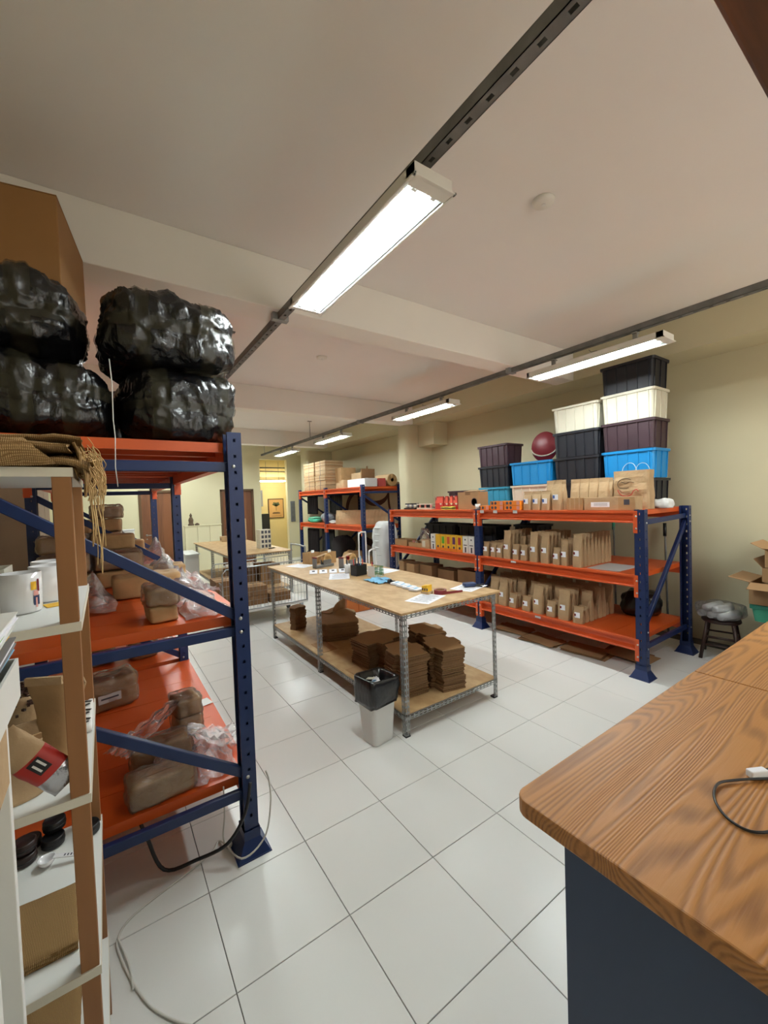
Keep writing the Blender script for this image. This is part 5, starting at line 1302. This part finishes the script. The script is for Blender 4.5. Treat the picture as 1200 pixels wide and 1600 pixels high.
# ---- wire cart beyond the table
t = thing('wire_cart', 'white wire-mesh trolley with pale platform beyond the packing table', 'cart', (1.10, 4.55, 0))
MB().box(-.60,.60,-.33,.33,.20,.235).build('platform', 'white', t, bevel=.004)
for x in (-.52, .52):
    for y in (-.27, .27):
        c = MB().lathe((x, y, .055), [(.001,-.015),(.055,-.015),(.055,.015),(.001,.015)], 18, 'x').build('caster', 'black', t, smooth=False); MB().box(x-.025,x+.025,y-.02,y+.02,.10,.2).build('caster_fork', 'steel', c)
for s, lab in ((-1, 'near'), (1, 'far')):
    pnl = MB(); yy = s*.325
    pnl.tube([(-.60,yy,.235),(-.60,yy,.76),(-.55,yy,.82),(.60,yy,.84),(.60,yy,.235),(-.60,yy,.235)], .009, 6)
    po = pnl.build('panel_frame', 'steel', t, smooth=True)
    wr = MB()
    for k in range(1, 24): wr.bar((-.60+k*.05,yy,.235),(-.60+k*.05,yy,.82),.0035,.0035,(0,1,0))
    for k in range(1, 5): wr.bar((-.60,yy,.235+k*.12),(.60,yy,.235+k*.12),.0035,.0035)
    w2 = wr.build('mesh_wires', 'steel', po); w2['kind'] = 'stuff'
for x in (-.6,):
    e = MB().tube([(x,-.325,.62),(x,.325,.62)], .008, 6).build('end_rail', 'steel', t, smooth=True)
    wr = MB()
    for k in range(1, 12): wr.bar((x,-.325+k*.054,.235),(x,-.325+k*.054,.62),.0035,.0035,(0,1,0))
    w2 = wr.build('mesh_wires', 'steel', e); w2['kind'] = 'stuff'
MB().tube(smoothpts([(.61,-.28,.2),(.61,-.28,.95),(.61,-.22,1.02),(.61,.22,1.02),(.61,.28,.95),(.61,.28,.2)], 5), .013, 8).build('push_handle', 'steel', t, smooth=True)
for k, (x, n) in enumerate(((.62, 3), (1.0, 2), (1.35, 1))):
    for q in range(n):
        bx = thing('carton', 'brown carton on the wire trolley, %s in the %s pile' % (LV[q], ('left', 'middle', 'right')[k]), 'box', (x, 4.62, .236+q*.135)); MB().box(-.16,.16,-.2,.2,0,.13).build('box_body', 'cardd', bx, bevel=.003); MB().box(-.16,.16,-.02,.02,.1302,.131).build('sealing_tape', 'kraft', bx)
# hand trucks + woven sack between racks
for k, (x, y, h) in enumerate(((2.86, 4.20, .86), (2.93, 4.62, 1.12))):
    t = thing('hand_truck', ('white tubular hand truck, shorter one in front', 'white tubular hand truck, taller one behind')[k], 'hand truck', (x, y, 0), .5)
    MB().tube(smoothpts([(-.12,0,.06),(-.12,0,h-.1),(-.08,0,h),(.08,0,h),(.12,0,h-.1),(.12,0,.06)], 5), .014, 8).build('frame', 'white', t, smooth=True)
    for z in (.3,.55): MB().tube([(-.12,0,z),(.12,0,z)], .009, 8).build('crossbar', 'white', t, smooth=True)
    MB().box(-.14,.14,-.14,.01,.02,.03).build('toe_plate', 'steel', t)
    for s in (-.17, .17): MB().lathe((s, .03, .07), [(.001,-.018),(.07,-.018),(.07,.018),(.001,.018)], 18, 'x').build('wheel', 'black', t)
t = thing('woven_sack', 'tall white woven sack standing between the two right-hand racks', 'sack', (3.48, 4.72, 0)); 
mb = rbox(.36,.40,1.28,18,5,.03,5,7); mb.build('sack_body', 'sack', t, smooth=True)
for k in range(9): MB().lathe((0,0,.2+k*.12), [(.19,0),(.205,.012),(.19,.024)], 20).build('crease_fold', 'sack', t, smooth=True)

# ---- far packing table contents
tt = .9005
for k in range(4):
    t = thing('kraft_box', 'small kraft box on the far table, %s in its stack' % LV[k], 'box', (1.67, 7.72, tt+k*.118)); MB().box(-.13,.13,-.11,.11,0,.114).build('box_body', 'kraft', t, bevel=.003); MB().box(-.1315,-.13,-.08,.08,.03,.08).build('printed_panel', 'cardd', t)
t = thing('kraft_box', 'small kraft box left of the stack on the far table', 'box', (1.40, 7.70, tt)); MB().box(-.12,.12,-.1,.1,0,.11).build('box_body', 'kraft', t, bevel=.003); MB().box(-.1215,-.12,-.07,.07,.03,.08).build('printed_panel', 'cardd', t)
for k in range(4):
    t = thing('capsule_tray', 'white and black patterned carton on the far table, %s in its stack' % LV[k], 'box', (1.56, 5.72, tt+k*.082)); MB().box(-.10,.10,-.10,.10,0,.08).build('box_body', 'cream', t, bevel=.002)
    for q in range(3): MB().box(-.07+q*.06,-.03+q*.06,-.1012,-.10,.015,.065).build('dark_print', 'ink', t)
t = thing('pliers', 'small black tool beside the patterned cartons on the far table', 'tool', (1.62, 5.50, tt), .4); MB().obox((0,0,.008),(.12,.02,.014)).build('handle', 'black', t); MB().obox((.08,.01,.008),(.06,.012,.01),Matrix.Rotation(.3,3,'Z')).build('jaw', 'steel', t)
t = thing('carton', 'dark open carton under the far table', 'box', (1.1, 5.7, .301)); MB().box(-.2,.2,-.25,.25,0,.28).build('box_body', 'cardd', t, bevel=.003); MB().obox((0,-.3,.3),(.38,.14,.003),Matrix.Rotation(.3,3,'X')).build('flap', 'cardd', t)
t = thing('carton', 'brown carton on the lower shelf of the far table at right', 'box', (1.55, 5.6, .301)); MB().box(-.17,.17,-.2,.2,0,.34).build('box_body', 'card', t, bevel=.003); MB().box(-.05,.05,-.2015,-.2,.1,.2).build('printed_panel', 'cardd', t)
t = thing('drawer_unit', 'white low drawer unit under the far left of the far table', 'cabinet', (.62, 7.5, 0)); MB().box(-.12,.12,-.3,.3,.0,.74).build('carcass', 'white', t, bevel=.004); MB().box(-.13,.13,-.42,.42,.74,.76).build('top_board', 'melamine', t)

# ---- far rack contents
FZ = 1.9615
for c, (y, w_) in enumerate(((8.28, .62), (7.62, .56))):
    for k in range((6, 6)[c]):
        t = thing('flat_carton', 'bundle of flat kraft cartons on the far rack, %s in the %s pile' % (LV[k], ('far', 'near')[c]), 'cardboard', (3.86+RND.uniform(-.015,.015), y+RND.uniform(-.01,.01), FZ+k*.118))
        for q in range(3): MB().box(-.24,.24,-w_/2,w_/2,.001+q*.037,.034+q*.037).build('carton', 'kraft' if (k+q) % 3 else 'card', t)
        MB().box(-.2405,.2405,-.01,.01,.0,.1125).build('strap', 'ink', t)
t = thing('carton', 'tall narrow kraft cartons beside the flat bundles on the far rack', 'box', (4.05, 7.12, FZ)); MB().box(-.2,.2,-.14,.14,0,.5).build('box_body', 'kraftd', t, bevel=.003); MB().box(-.2015,-.2,-.01,.01,0,.5).build('sealing_tape', 'kraft', t)
t = thing('peaked_carton', 'kraft carton with dark triangular flap on the far rack', 'box', (4.15, 6.45, FZ)); MB().box(-.15,.2,-.1,.32,0,.34).build('box_body', 'kraft', t, bevel=.003); MB().prism([(-.15,-.1),(.2,-.1),(.2,-.14),(-.15,-.14)],0,.42).build('dark_flap', 'cardd', t); MB().grid(1,1,lambda u,v:(.02*u, -.12+.0*v, .34+.14*v)).build('peak', 'cardd', t, solid=.03)
for k, (y, w_, h_, x, m_) in enumerate(((6.72,.18,.12,3.72,'kraft'),(6.52,.16,.17,3.70,'kraft'))):
    t = thing('kraft_box', ('small kraft box, left of two at the front of the far rack top', 'small kraft box, right of two at the front of the far rack top')[k], 'box', (x, y, FZ)); MB().box(-.1,.1,-w_/2,w_/2,0,h_).build('box_body', m_, t, bevel=.003); MB().obox((0,0,h_+.01),(.18,w_*.9,.003),Matrix.Rotation(.12,3,'X')).build('flap', 'card', t)
t = thing('document_box', 'pale grey document box with white side on the far rack top', 'box', (3.80, 5.98, FZ)); MB().box(-.15,.15,-.36,.36,0,.17).build('box_body', 'paperg', t, bevel=.003); MB().box(-.1515,-.15,-.34,.34,.01,.16).build('white_side', 'white', t)
t = thing('document_box', 'red box next to the pale grey one on the far rack top', 'box', (4.06, 5.74, FZ)); MB().box(-.07,.12,-.10,.10,0,.17).build('box_body', mat('red_dull', (168,62,62), .5), t, bevel=.003); MB().box(-.0715,-.07,-.07,.07,.04,.12).build('side_label', 'pink', t)
t = thing('paper_roll', 'thick kraft paper roll lying at the near end of the far rack top', 'roll', (4.36, 5.66, FZ+.135)); MB().lathe((0,0,0), [(.04,-.01),(.124,-.01),(.124,.03),(.04,.03),(.04,-.01)], 28, 'y').build('roll_end', 'kraftd', t); MB().lathe((0,0,0), [(.124,.0),(.132,.0),(.132,.50),(.124,.50)], 28, 'y').build('wrapper', 'kraft', t)
# middle shelf of far rack
for k in range(16):
    t = thing('kraft_bag', 'small kraft bag on the far rack middle shelf, %s from the column end' % ('first','second','third','fourth','fifth','sixth','seventh','eighth','ninth','tenth','eleventh','twelfth','thirteenth','fourteenth','fifteenth','sixteenth')[k], 'bag', (3.68+.038*(15-k), 5.74+.076*k, 1.1515), RND.uniform(-.1,.1)+.45, 'kraft bags on the far rack'); link(BAG['ltall'][0][k % 4], 'bag_body', t)
t = thing('folded_cloth', 'mint green folded cloth on the far rack middle shelf', 'cloth', (3.76, 8.3, 1.1515)); rbox(.28,.5,.10,10,3.5,.02,8,3).build('fold', 'teal', t, smooth=True); q = rbox(.26,.4,.05,10,3.5,.02,8,5).build('fold', mat('mint', (120,200,168), .9), t, smooth=True); q.location.z = .09
t = thing('plastic_bag', 'grey plastic bag of goods on the far rack middle shelf', 'bag', (3.82, 7.62, 1.1515)); rbox(.30,.5,.24,12,3,.04,7,9).build('bag_body', 'grey', t, smooth=True)
t = thing('plastic_bag', 'white flat plastic bag at the front of the far rack middle shelf', 'bag', (3.72, 7.16, 1.1515)); rbox(.2,.36,.07,10,3,.02,9,2).build('bag_body', 'white', t, smooth=True)
# dark hanging cloths beyond / below the far rack
for k, (x, y0, y1, z0, h, m_, lab) in enumerate(((3.74,8.12,8.70,1.36,1.84,'curtain','dark brown hanging cloth above the middle shelf of the far rack'),(4.10,7.5,8.1,1.25,1.86,'black','black hanging cloth above the middle shelf of the far rack'),(3.74,8.12,8.70,.05,.98,'curtain','dark brown hanging cloth under the middle shelf, far end of far rack'),(3.86,7.45,8.1,.05,.98,'black','black hanging cloth under the middle shelf of the far rack'))):
    t = thing('hanging_cloth', lab, 'cloth', (0,0,0))
    MB().grid(26, 6, lambda u,v:(x+.035*math.sin(u*34+k)+.01*v, y0+(y1-y0)*u, z0+(h-z0)*v)).build('drape', m_, t, smooth=True, solid=.006)
    MB().tube([(x,y0,h),(x,y1,h)], .012, 8).build('top_rod', 'black', t)
for k, (y, h) in enumerate(((8.35,.40),(7.80,.45),(7.0,.85),(6.53,.55),(6.02,.45))):
    t = thing('dark_bundle', 'dark wrapped bundle on the floor under the far rack, %s from the far end' % ('first','second','third','fourth','fifth')[k], 'bundle', (3.86 if y < 7.5 else 4.22, y, .001)); rbox(.5,.40,h,10,4,.05,5,k+3).build('wrapping', 'curtain' if k < 3 else 'kraftd', t, smooth=True)
# mural on the right wall
t = thing('wall_mural', 'dark brown painted swirl logo on the wall behind the far rack', 'mural', (0,0,0))
def arc(cy_, cz, ry, rz_, a0, a1, r0, nm='painted_stroke'):
    mb = MB(); N = 28
    for k in range(N):
        A, B = a0+(a1-a0)*k/N, a0+(a1-a0)*(k+1)/N; wa = r0*math.sin(PI*k/N)**.5+.004; wb = r0*math.sin(PI*(k+1)/N)**.5+.004
        f = lambda a, s: (4.694, cy_-(ry+s)*math.cos(a), cz+(rz_+s)*math.sin(a))
        mb.quad(f(A,-wa), f(B,-wb), f(B,wb), f(A,wa))
    mb.build(nm, 'brownd', t, solid=.004)
arc(7.6, 1.40, .66, .52, PI*.42, PI*1.45, .07)
arc(6.85, 1.86, .55, .27, PI*1.02, PI*1.98, .06)
arc(6.15, 1.72, .14, .36, PI*.75, PI*1.6, .035)
arc(6.9, 1.05, .8, .45, PI*1.0, PI*1.9, .09)
t = thing('wall_plaque', 'tall narrow grey plaque on the corner beside the corridor', 'plaque', (4.0, 10.39, 1.1)); MB().box(-.07,.07,-.02,0,0,.62).build('board', 'grey', t, bevel=.003); MB().box(-.05,.05,-.024,-.02,.06,.56).build('inset', 'galv_dark', t)
# brown cabinets beyond the left rack
t = thing('wardrobe', 'brown wooden cupboard against the left wall beyond the rack', 'cupboard', (-1.62, 5.6, 0)); MB().box(-.25,.2,-.6,.6,0,2.0).build('carcass', 'cabinet', t, bevel=.004)
for s in (-.3, .3):
    d_ = MB().box(.2,.22,s-.29,s+.29,.06,1.96).build('door', 'cabinet', t, bevel=.003); MB().box(.22,.235,s*.1-.01,s*.1+.01,.95,1.1).build('handle', 'steel', d_)
t = thing('white_chest', 'pale white chest standing by the far door, seen past the left rack', 'chest', (-.35, 9.9, 0)); MB().box(-.17,.17,-.16,.16,0,1.15).build('body', 'white', t, bevel=.01); MB().box(-.18,.18,-.17,.17,1.15,1.18).build('lid', 'paperg', t, bevel=.004)
